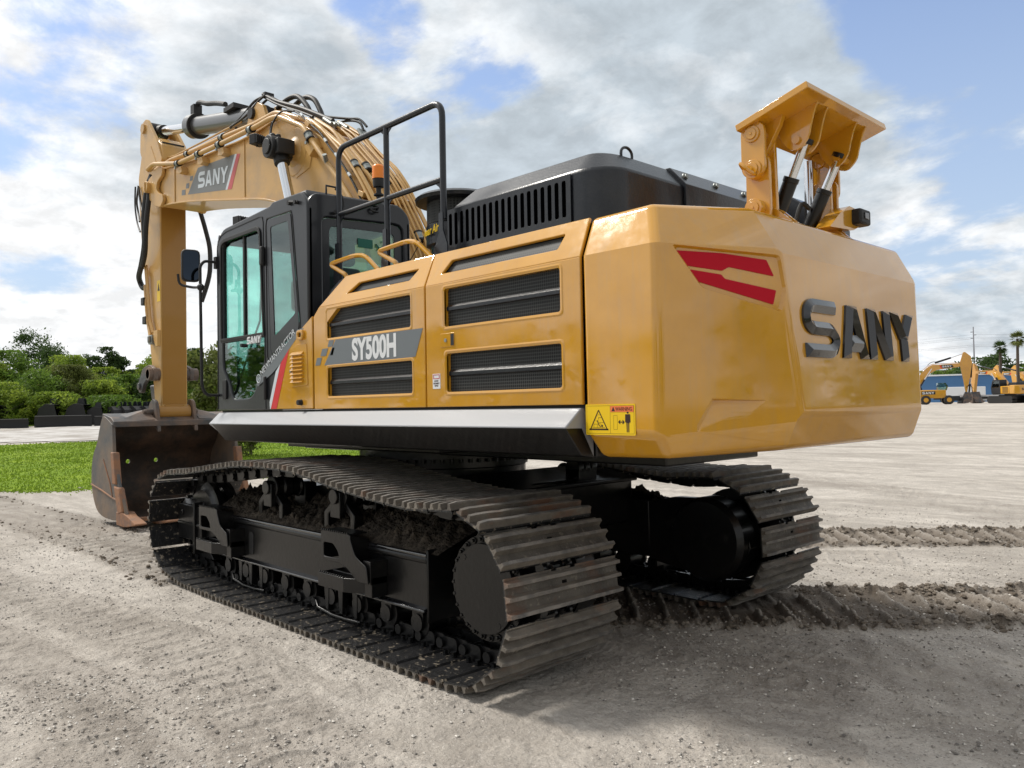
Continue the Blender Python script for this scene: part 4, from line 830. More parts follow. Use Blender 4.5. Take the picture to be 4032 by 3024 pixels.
# ------------------------------------------------------------------ undercarriage
W0, WI = 1.774, .856; YC = (W0+WI)/2; SW = (W0-WI)/2
def chain_path(offs):
    """closed side-view path of the chain pins, offs = distance inside the shoe plates"""
    rs = .505-offs; ri = .475-offs; pts = []
    for i in range(25): a = R(270 - 180*i/24); pts.append((-3.65 + rs*math.cos(a), .545 + rs*math.sin(a)))     # round the sprocket, bottom -> rear -> top
    for x, z in ((-3.3, 1.018), (-2.83, 1.052), (-2.38, 1.10), (-2.02, 1.155), (-1.75, 1.185), (-1.3, 1.192), (-.87, 1.182), (-.5, 1.145), (-.1, 1.10), (.25, 1.062)): pts.append((x, z+.0-offs))
    for i in range(21): a = R(90 - 180*i/20); pts.append((.66 + ri*math.cos(a), .565 + ri*math.sin(a)))
    for x, z in ((.35, .045), (0, .04), (-1, .04), (-2, .04), (-3, .04)): pts.append((x, z+offs))
    return pts
def resample(pts, n, phase=0):
    P = [Vector(p) for p in pts]; P.append(P[0]); d = [0]
    for i in range(1, len(P)): d.append(d[-1] + (P[i]-P[i-1]).length)
    out = []; k = 0
    for j in range(n):
        t = ((j + phase)/n*d[-1]) % d[-1]
        i = max(q for q in range(len(d)-1) if d[q] <= t)
        out.append(P[i].lerp(P[i+1], (t-d[i])/(d[i+1]-d[i])))
    return out
def shoe_mesh():
    """local: x = along travel, y = width, z = outwards; plate underside at z = -.012"""
    m = M(); w = SW
    xs = [-.113, -.100, -.04, -.012, .094, .107]; ys = [-w, -.10, -.055, -.02, .02, .055, .10, w]
    zt = [.004, .0, 0, 0, 0, -.012]
    def hole(i, j):
        return (i == 2 and j == 3) or (i in (0,) and j in (1, 5)) or (i == 0 and j in (1, 5))
    top_ = {}; idx = []
    for i, x in enumerate(xs):
        for j, y in enumerate(ys): idx.append((x, y, zt[i])); 
    for i, x in enumerate(xs):
        for j, y in enumerate(ys): idx.append((x, y, zt[i]-.013))
    nY = len(ys); off = len(xs)*nY; fs = []
    A = lambda i, j: i*nY+j
    solid = lambda i, j: 0 <= i < len(xs)-1 and 0 <= j < nY-1 and not hole(i, j)
    for i in range(len(xs)-1):
        for j in range(nY-1):
            if not solid(i, j): continue
            fs.append((A(i,j), A(i+1,j), A(i+1,j+1), A(i,j+1))); fs.append((off+A(i,j), off+A(i,j+1), off+A(i+1,j+1), off+A(i+1,j)))
            if not solid(i-1, j): fs.append((A(i,j), A(i,j+1), off+A(i,j+1), off+A(i,j)))
            if not solid(i+1, j): fs.append((A(i+1,j), off+A(i+1,j), off+A(i+1,j+1), A(i+1,j+1)))
            if not solid(i, j-1): fs.append((A(i,j), off+A(i,j), off+A(i+1,j), A(i+1,j)))
            if not solid(i, j+1): fs.append((A(i,j+1), A(i+1,j+1), off+A(i+1,j+1), off+A(i,j+1)))
    m.add(idx, fs)
    rnd = random.Random(3)
    for x, h in ((-.078, .040), (-.002, .040), (.086, .044)):
        rings = []
        n = 16
        for k in range(n+1):
            y = -w - .004 + (2*w + .008)*k/n; e = -.006 if k in (0, n) else 0; jj = rnd.uniform(-.003, .002)
            rings.append([(x-.021, y, -.002), (x-.012, y, h*.35), (x-.010+jj*.3, y, h+e+jj), (x+.010, y, h+e+jj), (x+.012, y, h*.35), (x+.021, y, -.002)])
        m.loft(rings)
    # chain links and bolts behind the plate
    m.cur = 1
    for s in (1, -1):
        for (a, b, yy) in ((-.12, .03, .062), (-.03, .12, .085)):
            m.prism(rpoly([(a, -.016), (b, -.016), (b+.015, -.066), (b, -.115), (a, -.115), (a-.015, -.066)], .03, 3), yy*s-.011, yy*s+.011, 'y')
        m.cyl((.113, .04*s, -.07), (.113, .118*s, -.07), .034, n=14)
        for bx_ in (-.045, .04): m.cyl((bx_, .125*s, -.014), (bx_, .125*s, -.045), .017, n=6); m.cyl((bx_, .125*s, -.013), (bx_, .125*s, -.02), .022, n=10)
    m.cyl((.113, -.10, -.07), (.113, .10, -.07), .022, n=10)
    return m
NS = 49
shoe0 = None
def side_ch(s, phase):
    global shoe0
    yc = YC*s
    fr_m = M()
    # box frame with a sloping, dirt-covered back
    yo, yi = 1.45*s, (1.02)*s
    fr_m.prism([(yo, .30), (yo, .655), (yo-.03*s, .675), (yi, .83), (.93*s, .80), (.93*s, .32)], .62, -3.03, 'x')
    fr_m.box(-3.05, -3.03, min(1.0*s, 1.462*s), max(1.0*s, 1.462*s), .22, .70)
    fr_m.prism([(-3.03, .30), (-3.03, .80), (-3.3, .85), (-3.75, .86), (-3.95, .7), (-4.0, .5), (-3.9, .3), (-3.6, .22)], .93*s, 1.02*s, 'y')
    fr_m.prism([(yo+.012*s, .29), (yo+.03*s, .285), (yo+.03*s, .305), (yo-.02*s, .325)], .60, -3.03, 'x')
    fr_m.prism([(yo-.002*s, .60), (yo+.015*s, .62), (yo+.012*s, .645), (yo-.03*s, .68), (yo-.05*s, .66)], .60, -3.03, 'x')
    tf_ = obj('track_frame', fr_m, BLK, ex, bevel=.01)
    eg = M(); eg.cyl((.60, yo-.004*s, .658), (-3.03, yo-.004*s, .658), .017, n=14); obj('edge_highlight_strip', eg, BLKG, tf_)  # glossy strips added along the frame edges to catch sky highlights
    eg = M(); eg.prism([(yo-.01*s, .302), (yo-.01*s, .325), (yo+.034*s, .308), (yo+.038*s, .298), (yo+.034*s, .288)], .60, -3.03, 'x'); obj('edge_highlight_strip', eg, BLKG, tf_, bevel=.004)
    yk = M(); yk.box(.50, 1.08, min(1.10*s, 1.50*s), max(1.10*s, 1.50*s), .36, .70); yk.prism([(1.12*s, .70), (1.47*s, .70), (1.42*s, .76), (1.16*s, .76)], .56, 1.06, 'x'); yk.prism([(.55, .36), (.95, .36), (.62, .2), (.36, .2)], 1.36*s, 1.44*s, 'y')
    yk.box(.60, .635, min(1.05*s, 1.53*s), max(1.05*s, 1.53*s), .24, .74); yk.box(.48, 1.06, min(1.5*s, 1.515*s), max(1.5*s, 1.515*s), .505, .53); yk.cyl((.95, 1.50*s, .62), (.95, 1.515*s, .62), .025, n=12)
    obj('idler_yoke', yk, BLK, tf_, bevel=.015)
    idl = M().lathe((.66, 1.16*s, .555), (.66, 1.5*s, .555), [(0, .30), (.03, .33), (.04, .385), (.10, .385), (.11, .33), (.17, .33), (.18, .385), (.24, .385), (.25, .33), (.27, .30), (.275, .12), (.29, .1)], 40)
    obj('idler', idl, BLK, tf_)
    # sprocket with scalloped rim plate
    sp = M(); n = 26; pl = []
    for i in range(n):
        a0_ = 2*math.pi*i/n
        for da, r in ((-.45, .312), (-.2, .312), (-.12, .285), (.12, .285), (.2, .312)): a = a0_ + da*2*math.pi/n; pl.append((-3.62 + r*math.cos(a), .54 + r*math.sin(a)))
    sp.cyl((-3.62, 1.44*s, .54), (-3.62, 1.455*s, .54), .318, n=52); sp.cyl((-3.62, 1.44*s, .54), (-3.62, 1.482*s, .54), .270, n=48); sp.cyl((-3.62, 1.30*s, .54), (-3.62, 1.47*s, .54), .27, n=40)
    for i in range(n):
        a = 2*math.pi*(i+.0)/n; c = (-3.62 + .294*math.cos(a), .54+.294*math.sin(a)); sp.cyl((c[0], 1.45*s, c[1]), (c[0], 1.464*s, c[1]), .021, n=14); sp.cyl((c[0], 1.45*s, c[1]), (c[0], 1.478*s, c[1]), .012, n=6)
    for a in (45, 135, 235): 
        c = (-3.62 + .24*math.cos(R(a)), .54+.24*math.sin(R(a))); sp.cyl((c[0], 1.47*s, c[1]), (c[0], 1.485*s, c[1]), .017, n=12)
    sp.lathe((-3.65, (YC-.03)*s, .545), (-3.65, (YC+.03)*s, .545), [(0, .3), (.0, .37), (.06, .37), (.06, .3)], 40)
    obj('sprocket_cover', sp, BLK, tf_, bevel=.002, seg=1)
    fd = M().lathe((-3.65, .80*s, .545), (-3.65, 1.2*s, .545), [(0, .05), (.01, .30), (.06, .335), (.22, .335), (.24, .28), (.4, .28)], 44); obj('final_drive', fd, BLK, tf_)
    for x in (-.74, -1.85):
        cr = M(); cr.lathe((x, 1.12*s, .965), (x, 1.42*s, .965), [(0, .05), (.01, .10), (.03, .10), (.035, .085), (.10, .085), (.11, .1), (.18, .1), (.19, .085), (.24, .085), (.245, .1), (.27, .1), (.28, .05)], 24)
        cr.box(x-.07, x+.07, min(1.38*s, 1.43*s), max(1.38*s, 1.43*s), .80, 1.0); cr.cyl((x, 1.36*s, .965), (x, 1.45*s, .965), .06, n=20); cr.box(x-.09, x+.09, min(1.0*s, 1.12*s), max(1.0*s, 1.12*s), .7, 1.0)
        obj('carrier_roller', cr, BLK, tf_, bevel=.006)
    rl = None
    for i in range(9):
        x = .02 - i*.365
        rm = M(); rm.lathe((x, 1.18*s, .20), (x, 1.45*s, .20), [(0, .09), (.05, .09), (.06, .075), (.20, .075), (.21, .095), (.235, .095), (.24, .06), (.27, .06)], 20); rm.prism(rpoly([(x-.06, .30), (x+.06, .30), (x+.06, .17), (x-.06, .17)], .04), 1.40*s, 1.44*s, 'y')
        obj('bottom_roller', rm, BLK, tf_)
    for x in (-.45, -1.95):      # chain guards under the frame
        g = M()
        for dx in (-.20, 0, .20): g.prism([(x+dx-.035, .30), (x+dx+.035, .30), (x+dx+.012, .10), (x+dx-.03, .09)], 1.40*s, 1.455*s, 'y')
        g.tube([(x-.30, 1.47*s, .085), (x-.1, 1.47*s, .075), (x+.1, 1.47*s, .075), (x+.30, 1.47*s, .10), (x+.36, 1.45*s, .14)], .012, 6); obj('chain_guard', g, BLK, tf_, bevel=.004)
    # arches on the back of the frame
    for x in (-.70, -1.83):
        outp = [(x-.22, .70), (x-.22, .83), (x-.10, .92), (x+.10, .92), (x+.22, .83), (x+.22, .70), (x+.16, .70), (x+.16, .81), (x+.07, .87), (x-.07, .87), (x-.16, .81), (x-.16, .70)]
        obj('guide_arch', M().prism(outp, 1.30*s, 1.385*s, 'y'), BLK, tf_, bevel=.008)
    # steps
    for x in (.08, -2.15):
        y0 = 1.45*s; Y = lambda a: (1.45+a)*s
        u = M()
        u.prism([(Y(0), .70), (Y(.16), .74), (Y(.16), .56), (Y(.10), .53), (Y(0), .50)][:5], x-.20, x-.185, 'x')
        body = sheet_mesh([rpoly([(x+.20, .745), (x-.185, .745), (x-.215, .68), (x-.26, .60), (x-.40, .545), (x-.42, .43), (x-.28, .43), (x-.17, .50), (x-.08, .53), (x+.20, .53)], [.02, .02, .04, .05, .02, .0, .03, .05, .02, .02]), rpoly([(x+.165, .66), (x+.03, .66), (x-.035, .61), (x-.055, .56), (x+.165, .555)], .02)], .012, .003, side(1.605*s))
        b = to_m(body); u.add(b.v, b.f)
        u.box(x-.17, x+.20, min(Y(.0), Y(.155)), max(Y(.0), Y(.155)), .735, .747); u.box(x+.19, x+.203, min(Y(0), Y(.155)), max(Y(0), Y(.155)), .53, .745); u.box(x-.42, x-.33, min(Y(0), Y(.14)), max(Y(0), Y(.14)), .42, .58)
        for k in range(13): u.box(x-.165+k*.029, x-.152+k*.029, min(Y(.150), Y(.163)), max(Y(.150), Y(.163)), .742, .756)
        obj('upper_step', u, BLK, tf_, bevel=.004)
        w_ = M()
        w_.box(x-.17, x+.18, min(Y(.185), Y(.20)), max(Y(.185), Y(.20)), .345, .445); w_.box(x+.165, x+.18, min(Y(0), Y(.19)), max(Y(0), Y(.19)), .345, .445); w_.prism([(Y(0), .36), (Y(.19), .36), (Y(.19), .43), (Y(0), .43)], x-.185, x-.17, 'x')
        w_.prism([(x-.17, Y(.20)), (x-.17, Y(.185)), (x-.33, Y(.10)), (x-.33, Y(.12))], .345, .445, 'z'); w_.box(x-.42, x-.33, min(Y(0), Y(.13)), max(Y(0), Y(.13)), .33, .47)
        for k in range(12): w_.box(x-.165+k*.029, x-.152+k*.029, min(Y(.185), Y(.20)), max(Y(.185), Y(.20)), .44, .456)
        w_.box(x-.17, x+.17, min(Y(.07), Y(.085)), max(Y(.07), Y(.085)), .41, .445)
        obj('lower_step', w_, BLK, tf_, bevel=.004)
    obj('frame_slot', to_m(sheet_mesh([rpoly([(-.43, .36), (-.52, .36), (-.52, .56), (-.43, .56)], .04)], .003, 0, side(1.4535*s))), BLKM, tf_)
    # packed dirt lying on the sloping back of the frame
    rn = np.random.RandomState(5 if s > 0 else 6); nx, ny = 420, 60; vs = []; fs = []
    lump = [(rn.uniform(-3.1, .5), rn.uniform(0, 1), rn.uniform(.010, .040), rn.uniform(.005, .024)) for _ in range(1400)]
    X = np.linspace(.42, -3.12, nx)[:, None]*np.ones((1, ny)); T = np.linspace(0, 1, ny)[None, :]*np.ones((nx, 1))
    H = .016 + .03*np.sin(X*2.3+1)*np.sin(T*3) + .025*np.clip(np.sin(X*4.1), 0, 1)*(T) + rn.rand(nx, ny)*.007
    for lx, lt, lr, lh in lump:
        d2 = ((X-lx)**2 + ((T-lt)*.42)**2)/lr**2; H += lh*np.clip(1-d2, 0, 1)**.7
    H *= np.clip(T*6+.15, 0, 1)*np.clip((X+3.13)*8, .2, 1)*np.clip((.45-X)*6, .1, 1)
    for i in range(nx):
        for j in range(ny):
            t = T[i, j]; vs.append((float(X[i, j]), (1.435 - t*.47)*s, float(.668 + .165*t + H[i, j])))
    for i in range(nx-1):
        for j in range(ny-1): a = i*ny+j; fs.append((a, a+1, a+ny+1, a+ny))
    m = M(); m.add(vs, fs); obj('packed_dirt', m, MUD, tf_, ang=180)
    # the belt: pins from the path, a shoe with its links on every pitch
    P = resample(chain_path(.070), NS, phase); ch = M()
    ch.tube([(p.x, YC*s, p.y) for p in P] + [(P[0].x, YC*s, P[0].y)], .012, 6)
    belt = obj('track_belt', ch, BLK, ex)
    if shoe0 is None:
        me = obj('track_shoe', shoe_mesh(), SHOE, None, ang=30, mats=[SHOE, BLK]); shoe0 = me
    for i in range(NS):
        a = P[i]; b = P[(i+1) % NS]; c = (a+b)/2; d = (b-a).normalized(); out = Vector((-d.y, d.x))   # outward = left of travel here
        x = Vector((d.x, 0, d.y)); z = Vector((out.x, 0, out.y)); 
        if (c.x - (-1.5))*0 + 0: pass
        # travel runs bottom->rear->top->front, outward must point away from the middle
        if z.dot(Vector((c.x+1.5, 0, (c.y-.6)*3))) < 0: z = -z
        x = -x; y = z.cross(x)
        mt = Matrix(((x.x, y.x, z.x, c.x), (x.y, y.y, z.y, YC*s), (x.z, y.z, z.z, c.y), (0, 0, 0, 1)))
        mt = mt @ Matrix.Translation((0, 0, .070))
        o = shoe0 if (i == 0 and s > 0) else shoe0.copy()
        if not (i == 0 and s > 0): COL.objects.link(o)
        o.parent = belt; o.matrix_local = mt
side_ch(1, .69); side_ch(-1, .55)
cb = M(); cb.box(-2.35, -.55, -.80, .80, .55, 1.0)
cb.loft([[( -2.80, .95, .60), (-2.80, .95, .90), (-2.30, .95, .92), (-2.30, .95, .60)], [(-2.80, .2, .58), (-2.80, .2, 1.02), (-1.7, .2, 1.06), (-1.7, .2, .58)], [(-2.80, -.2, .58), (-2.80, -.2, 1.02), (-1.7, -.2, 1.06), (-1.7, -.2, .58)], [(-2.80, -1.0, .60), (-2.80, -1.0, .96), (-2.30, -1.0, .96), (-2.30, -1.0, .60)]])
cb.loft([[( -.1, .95, .60), (-.1, .95, .90), (-.6, .95, .92), (-.6, .95, .60)], [(-.1, .2, .58), (-.1, .2, 1.02), (-1.2, .2, 1.06), (-1.2, .2, .58)], [(-.1, -.2, .58), (-.1, -.2, 1.02), (-1.2, -.2, 1.06), (-1.2, -.2, .58)], [(-.1, -1.0, .60), (-.1, -1.0, .96), (-.6, -1.0, .96), (-.6, -1.0, .60)]])
cb.cyl((-1.45, 0, 1.0), (-1.45, 0, 1.12), .72, n=64); cb.prism([(-2.88, .999), (-2.3, 1.085), (-2.3, 1.03), (-2.88, .96)], -.98, .98, 'y')
body = obj('car_body', cb, BLK, ex, bevel=.012)
sb = M(); sb.cyl((-1.45, 0, 1.12), (-1.45, 0, 1.20), .74, n=72); sb.cyl((-1.45, 0, 1.20), (-1.45, 0, 1.30), .80, n=72)
for i in range(60):
    a = 2*math.pi*i/60; sb.cyl((-1.45+.765*math.cos(a), .765*math.sin(a), 1.20), (-1.45+.765*math.cos(a), .765*math.sin(a), 1.165), .015, n=6)
obj('swing_bearing', sb, BLK, ex)
tr = M()
for y in (-.50, -.42, -.34): tr.cyl((-2.72, y-.03, 1.10), (-2.72, y+.03, 1.10), .085, n=20)
tr.box(-2.80, -2.64, -.53, -.31, .98, 1.10); obj('tow_bracket', tr, BLK, ex, bevel=.008)

# ================================================================== GROUND
CX, CY, CZ = -7.3042, 4.6912, 1.6411
def vnoise(x, y, seed=0):
    xi = np.floor(x).astype(np.int64); yi = np.floor(y).astype(np.int64); fx = x-xi; fy = y-yi; fx = fx*fx*(3-2*fx); fy = fy*fy*(3-2*fy)
    def h(a, b):
        n = (a*374761393 + b*668265263 + seed*974711) & 0xffffffff; n = ((n ^ (n >> 13))*1274126177) & 0xffffffff; return ((n ^ (n >> 16)) & 0xffff)/65535.
    return (h(xi, yi)*(1-fx) + h(xi+1, yi)*fx)*(1-fy) + (h(xi, yi+1)*(1-fx) + h(xi+1, yi+1)*fx)*fy
def fbm(x, y, o=4, seed=0):
    s = 0; a = 1; t = 0
    for i in range(o): s = s + a*vnoise(x*2**i, y*2**i, seed+i*17); t += a; a *= .55
    return s/t*2-1
def base_h(x, y):
    r = np.hypot(np.asarray(x)-CX, np.asarray(y)-CY); t = np.clip((r-20)/80, 0, 1); return .75*t*t*(3-2*t)
def band(x, y, line, half, phase, cleat=.232, depth=.03, seed=1):
    """height change of a crawler track print along a polyline, and a mask"""
    L = np.array(smooth([Vector((a, b, 0)) for a, b in line], 24))[:, :2]
    best = np.full(x.shape, 1e9); S = np.zeros(x.shape); D = np.zeros(x.shape); s0 = 0
    for i in range(len(L)-1):
        a, b = L[i], L[i+1]; d = b-a; ln = np.hypot(*d); d = d/ln
        t = np.clip((x-a[0])*d[0] + (y-a[1])*d[1], 0, ln); px = a[0]+d[0]*t; py = a[1]+d[1]*t
        ds = np.hypot(x-px, y-py); k = ds < best
        sg = np.sign((x-a[0])*(-d[1]) + (y-a[1])*d[0])
        best = np.where(k, ds, best); S = np.where(k, s0+t, S); D = np.where(k, ds*sg, D); s0 += ln
    inside = np.clip((half-best)/.06, 0, 1)*((S > .02) & (S < s0-.02))
    n = fbm(x*15, y*15, 3, seed); n2 = fbm(x*34, y*34, 2, seed+5); nl = fbm(x*4, y*4, 3, seed+7)
    ph = (S/cleat + phase + .07*fbm(x*2.2, y*2.2, 2, seed+2)) % 1.0
    ridge = np.exp(-((ph-.5)/.085)**2); mid = np.exp(-((ph-.05)/.05)**2) + np.exp(-((ph-.95)/.05)**2)
    keep = np.clip(1.05 + 1.1*fbm(x*1.6, y*1.6, 2, seed+9) - np.clip(np.abs(D)/half-.72, 0, 1)*2.2, .05, 1.15)
    rg_ = np.minimum(1, 1.7*np.exp(-((ph-.5)/.075)**2))
    h = inside*(-depth + keep*(rg_*.052*(1+.25*n) + mid*.010) + np.clip(n, -.1, 1)*.016 + n2*.008 + nl*.010)
    edge = np.exp(-((best-half-.02+.05*nl)/.065)**2)*((S > .02) & (S < s0-.02))
    h = h + edge*(np.clip(n+.25, 0, 1)*.060 + n2*.018 + .012)
    return h, np.clip(inside*(1-.55*ridge) + edge, 0, 1)
BA = [(-2.0, .75), (-2.6, .12), (-3.2, -.47), (-3.95, -1.15), (-4.81, -1.94), (-5.42, -2.5), (-7.2, -4.2), (-9, -6)]
BB = [(-1.6, -3.2), (-2.85, -4.56), (-3.4, -5.03), (-4.05, -5.6), (-4.55, -6.0), (-5.6, -7.1), (-7, -8.6)]
BC = [(.5, 1.33), (2, 1.33), (4, 1.36), (7, 1.42), (12, 1.6)]
T1 = [(-6.1, 2.0), (-5.5, 1.35), (-5.0, .6), (-4.85, -.3)]; T2 = [(-5.6, 3.3), (-4.2, 2.9), (-2.2, 2.55), (0, 2.7), (3, 3.1), (8, 3.2)]; T3 = [(-3.9, 3.9), (-2.2, 3.3), (0.5, 3.6), (4, 4.4)]; T4 = [(-4.2, -7.6), (-2.6, -9.2), (0.5, -11), (5, -13)]; T5 = [(-4.0, -3.9), (-2.8, -3.3), (-1.4, -3.1), (0, -3.6)]
BD = [(.5, -1.33), (2, -1.33), (4, -1.3), (7, -1.2), (12, -1)]
def ground_h(x, y, full=False):
    r = np.hypot(x-CX, y-CY); h = base_h(x, y)
    near = np.clip((26-r)/18, 0, 1)
    h = h + near*(.018*fbm(x*.5, y*.5, 3, 3) + .016*fbm(x*2.1, y*2.1, 3, 8)) + np.clip((14-r)/9, 0, 1)*(.009*fbm(x*9, y*9, 3, 21) + .006*fbm(x*30, y*30, 2, 33))
    h = h + np.clip((r-12)/20, 0, 1)*(.05*fbm(x*.16, y*.16, 3, 40) + .02*fbm(x*.8, y*.8, 2, 41))*np.clip((150-r)/60, 0, 1)
    # smeared blade and tyre ripples
    rp = .5+.5*np.sin((x*.78 + y*.62)*23 + 2.5*fbm(x*.9, y*.9, 2, 60)); msk = np.clip(fbm(x*.55+3, y*.8, 2, 61)*2.2-.35, 0, 1)
    h = h + near*msk*rp*.024
    cr = np.abs(fbm(x*1.3+9, y*1.3, 3, 70)); h = h + near*np.clip(1-cr/.05, 0, 1)*np.clip(fbm(x*.6, y*.6, 2, 71)*3, 0, 1)*.022
    if not full: return h
    mk = np.zeros(x.shape)
    for ln, hf, ph, dp, sd in ((BA, .56, .1, .026, 1), (BB, .52, .4, .026, 2), (BC, .50, .0, .010, 3), (BD, .46, .3, .014, 4), (T1, .30, .1, .012, 11), (T2, .26, .2, .010, 12), (T3, .20, .4, .010, 13), (T4, .5, .3, .016, 14), (T5, .3, .3, .012, 15)):
        xs = [p[0] for p in ln]; ys = [p[1] for p in ln]
        sel = (x > min(xs)-1) & (x < max(xs)+1) & (y > min(ys)-1) & (y < max(ys)+1)
        if sel.any():
            hh, m_ = band(x[sel], y[sel], ln, hf, ph, depth=dp, seed=sd); q_ = 1.0 if sd < 3 else (.45 if sd < 10 else .26); h[sel] += hh*q_; mk[sel] = np.maximum(mk[sel], m_*q_)
    # flat bearing under the belts
    for yy in (YC, -YC):
        u = (x > -4.0) & (x < .9) & (np.abs(y-yy) < SW+.02); h[u] = np.minimum(h[u], -.004)
    return h, mk
def polar_ground():
    th0 = R(-43.3); a1 = np.linspace(-R(36), R(36), 800); a2 = np.linspace(R(36), R(324), 60)[1:-1]
    A = th0 + np.concatenate([a1, a2]); nr = 0
    rr = np.concatenate([[.02, .5, 1.1, 1.7], np.geomspace(2.3, 12, 640), np.geomspace(12, 100, 160)[1:], np.geomspace(100, 6000, 40)[1:]])
    X = CX + rr[:, None]*np.cos(A)[None, :]; Y = CY + rr[:, None]*np.sin(A)[None, :]
    H, mk = ground_h(X.ravel(), Y.ravel(), True)
    co = np.stack([X.ravel(), Y.ravel(), H], 1); nR, nA = X.shape
    i = np.arange(nR-1)[:, None]*nA; j = np.arange(nA)[None, :]; j2 = (j+1) % nA
    q = np.stack([i+j, i+nA+j, i+nA+j2, i+j2], -1).reshape(-1, 4)
    me = bpy.data.meshes.new('ground'); me.vertices.add(len(co)); me.vertices.foreach_set('co', co.ravel())
    me.loops.add(q.size); me.loops.foreach_set('vertex_index', q.ravel()); me.polygons.add(len(q)); me.polygons.foreach_set('loop_start', np.arange(len(q))*4); me.polygons.foreach_set('loop_total', np.full(len(q), 4))
    me.update(calc_edges=True); me.validate()
    me.polygons.foreach_set('use_smooth', np.ones(len(q), bool))
    at = me.attributes.new('rut', 'FLOAT', 'POINT'); at.data.foreach_set('value', mk.astype(np.float32))
    return me
class NT:
    def __init__(s, m): s.nt = m.node_tree; s.N = s.nt.nodes; s.L = s.nt.links
    def n(s, t, **k):
        x = s.N.new(t)
        for a, b in k.items(): setattr(x, a, b)
        return x
    def noise(s, vec, sc_, d=5, r=.6, dist=0):
        n = s.n('ShaderNodeTexNoise'); n.inputs['Scale'].default_value = sc_; n.inputs['Detail'].default_value = d; n.inputs['Roughness'].default_value = r; n.inputs['Distortion'].default_value = dist
        s.L.new(vec, n.inputs['Vector']); return n.outputs[0]
    def rng(s, a, lo, hi, o0=0, o1=1, smooth_=False):
        r = s.n('ShaderNodeMapRange'); r.inputs[1].default_value = lo; r.inputs[2].default_value = hi; r.inputs[3].default_value = o0; r.inputs[4].default_value = o1
        if smooth_: r.interpolation_type = 'SMOOTHSTEP'
        s.L.new(a, r.inputs[0]); return r.outputs[0]
    def mix(s, f, a, b):
        x = s.n('ShaderNodeMix', data_type='RGBA')
        if isinstance(f, float): x.inputs[0].default_value = f
        else: s.L.new(f, x.inputs[0])
        for i, q in ((6, a), (7, b)):
            if isinstance(q, tuple): x.inputs[i].default_value = (*q, 1)
            else: s.L.new(q, x.inputs[i])
        return x.outputs[2]
    def math(s, op, a, b=None, c=None):
        x = s.n('ShaderNodeMath', operation=op)
        for i, q in enumerate((a, b, c)):
            if q is None: continue
            if isinstance(q, (int, float)): x.inputs[i].default_value = q
            else: s.L.new(q, x.inputs[i])
        return x.outputs[0]
    def mapv(s, vec, scale=(1,1,1), rot=(0,0,0), loc=(0,0,0)):
        m = s.n('ShaderNodeMapping'); m.inputs['Scale'].default_value = scale; m.inputs['Rotation'].default_value = rot; m.inputs['Location'].default_value = loc; s.L.new(vec, m.inputs['Vector']); return m.outputs[0]
def ground_mat():
    m = bpy.data.materials.new('sand_and_gravel'); m.use_nodes = True; g = NT(m); b = g.N['Principled BSDF']; b.inputs['Roughness'].default_value = .92; b.inputs['Specular IOR Level'].default_value = .25
    P = g.n('ShaderNodeTexCoord').outputs['Object']
    st = g.mapv(P, (.45, 1.5, 1), (0, 0, R(-24))); st2 = g.mapv(P, (.35, 1.5, 1), (0, 0, R(-62)))
    big = g.rng(g.noise(P, .35, 6), .38, .66); tracks = g.rng(g.noise(st, .55, 9, .72, .6), .47, .60)
    col = g.mix(big, (.52, .475, .42), (.65, .60, .54)); t2_ = g.rng(g.noise(st2, .8, 9, .74, 1.2), .50, .60); col = g.mix(g.math('MULTIPLY', tracks, .55), col, (.27, .24, .205)); col = g.mix(g.math('MULTIPLY', t2_, .5), col, (.30, .265, .23))
    med = g.rng(g.noise(P, 3.5, 8, .7), .42, .64); col = g.mix(g.math('MULTIPLY', med, .55), col, (.33, .30, .27))
    grit = g.rng(g.noise(P, 62, 4, .7), .53, .63); patch = g.rng(g.noise(P, .9, 4), .40, .60)
    col = g.mix(g.math('MULTIPLY', grit, g.math('MULTIPLY_ADD', patch, .55, .18)), col, (.18, .162, .142))
    lite = g.rng(g.noise(g.mapv(P, loc=(5, 2, 1)), 70, 3, .6), .60, .66); col = g.mix(g.math('MULTIPLY', lite, .55), col, (.70, .66, .61))
    at = g.n('ShaderNodeAttribute', attribute_name='rut'); damp_shade = g.math('MULTIPLY', at.outputs['Fac'], g.rng(g.noise(P, 2.4, 5), .3, .6, .8, 1.0))
    col = g.mix(damp_shade, col, (.165, .138, .112))  # prints painted darker for both damp soil and the machine's shadow
    g.L.new(col, b.inputs['Base Color'])
    h = g.math('ADD', g.math('MULTIPLY', g.noise(P, 30, 6, .7), 1.0), g.math('MULTIPLY', g.noise(P, 6, 6, .7), 2.0))
    bp = g.n('ShaderNodeBump'); bp.inputs['Strength'].default_value = .9; bp.inputs['Distance'].default_value = .025; g.L.new(h, bp.inputs['Height']); g.L.new(bp.outputs[0], b.inputs['Normal'])
    return m
SAND = ground_mat()
gd = obj('ground', polar_ground(), SAND); tag(gd, 'pale sandy yard with gravel and crawler track prints', 'ground', kind='structure')

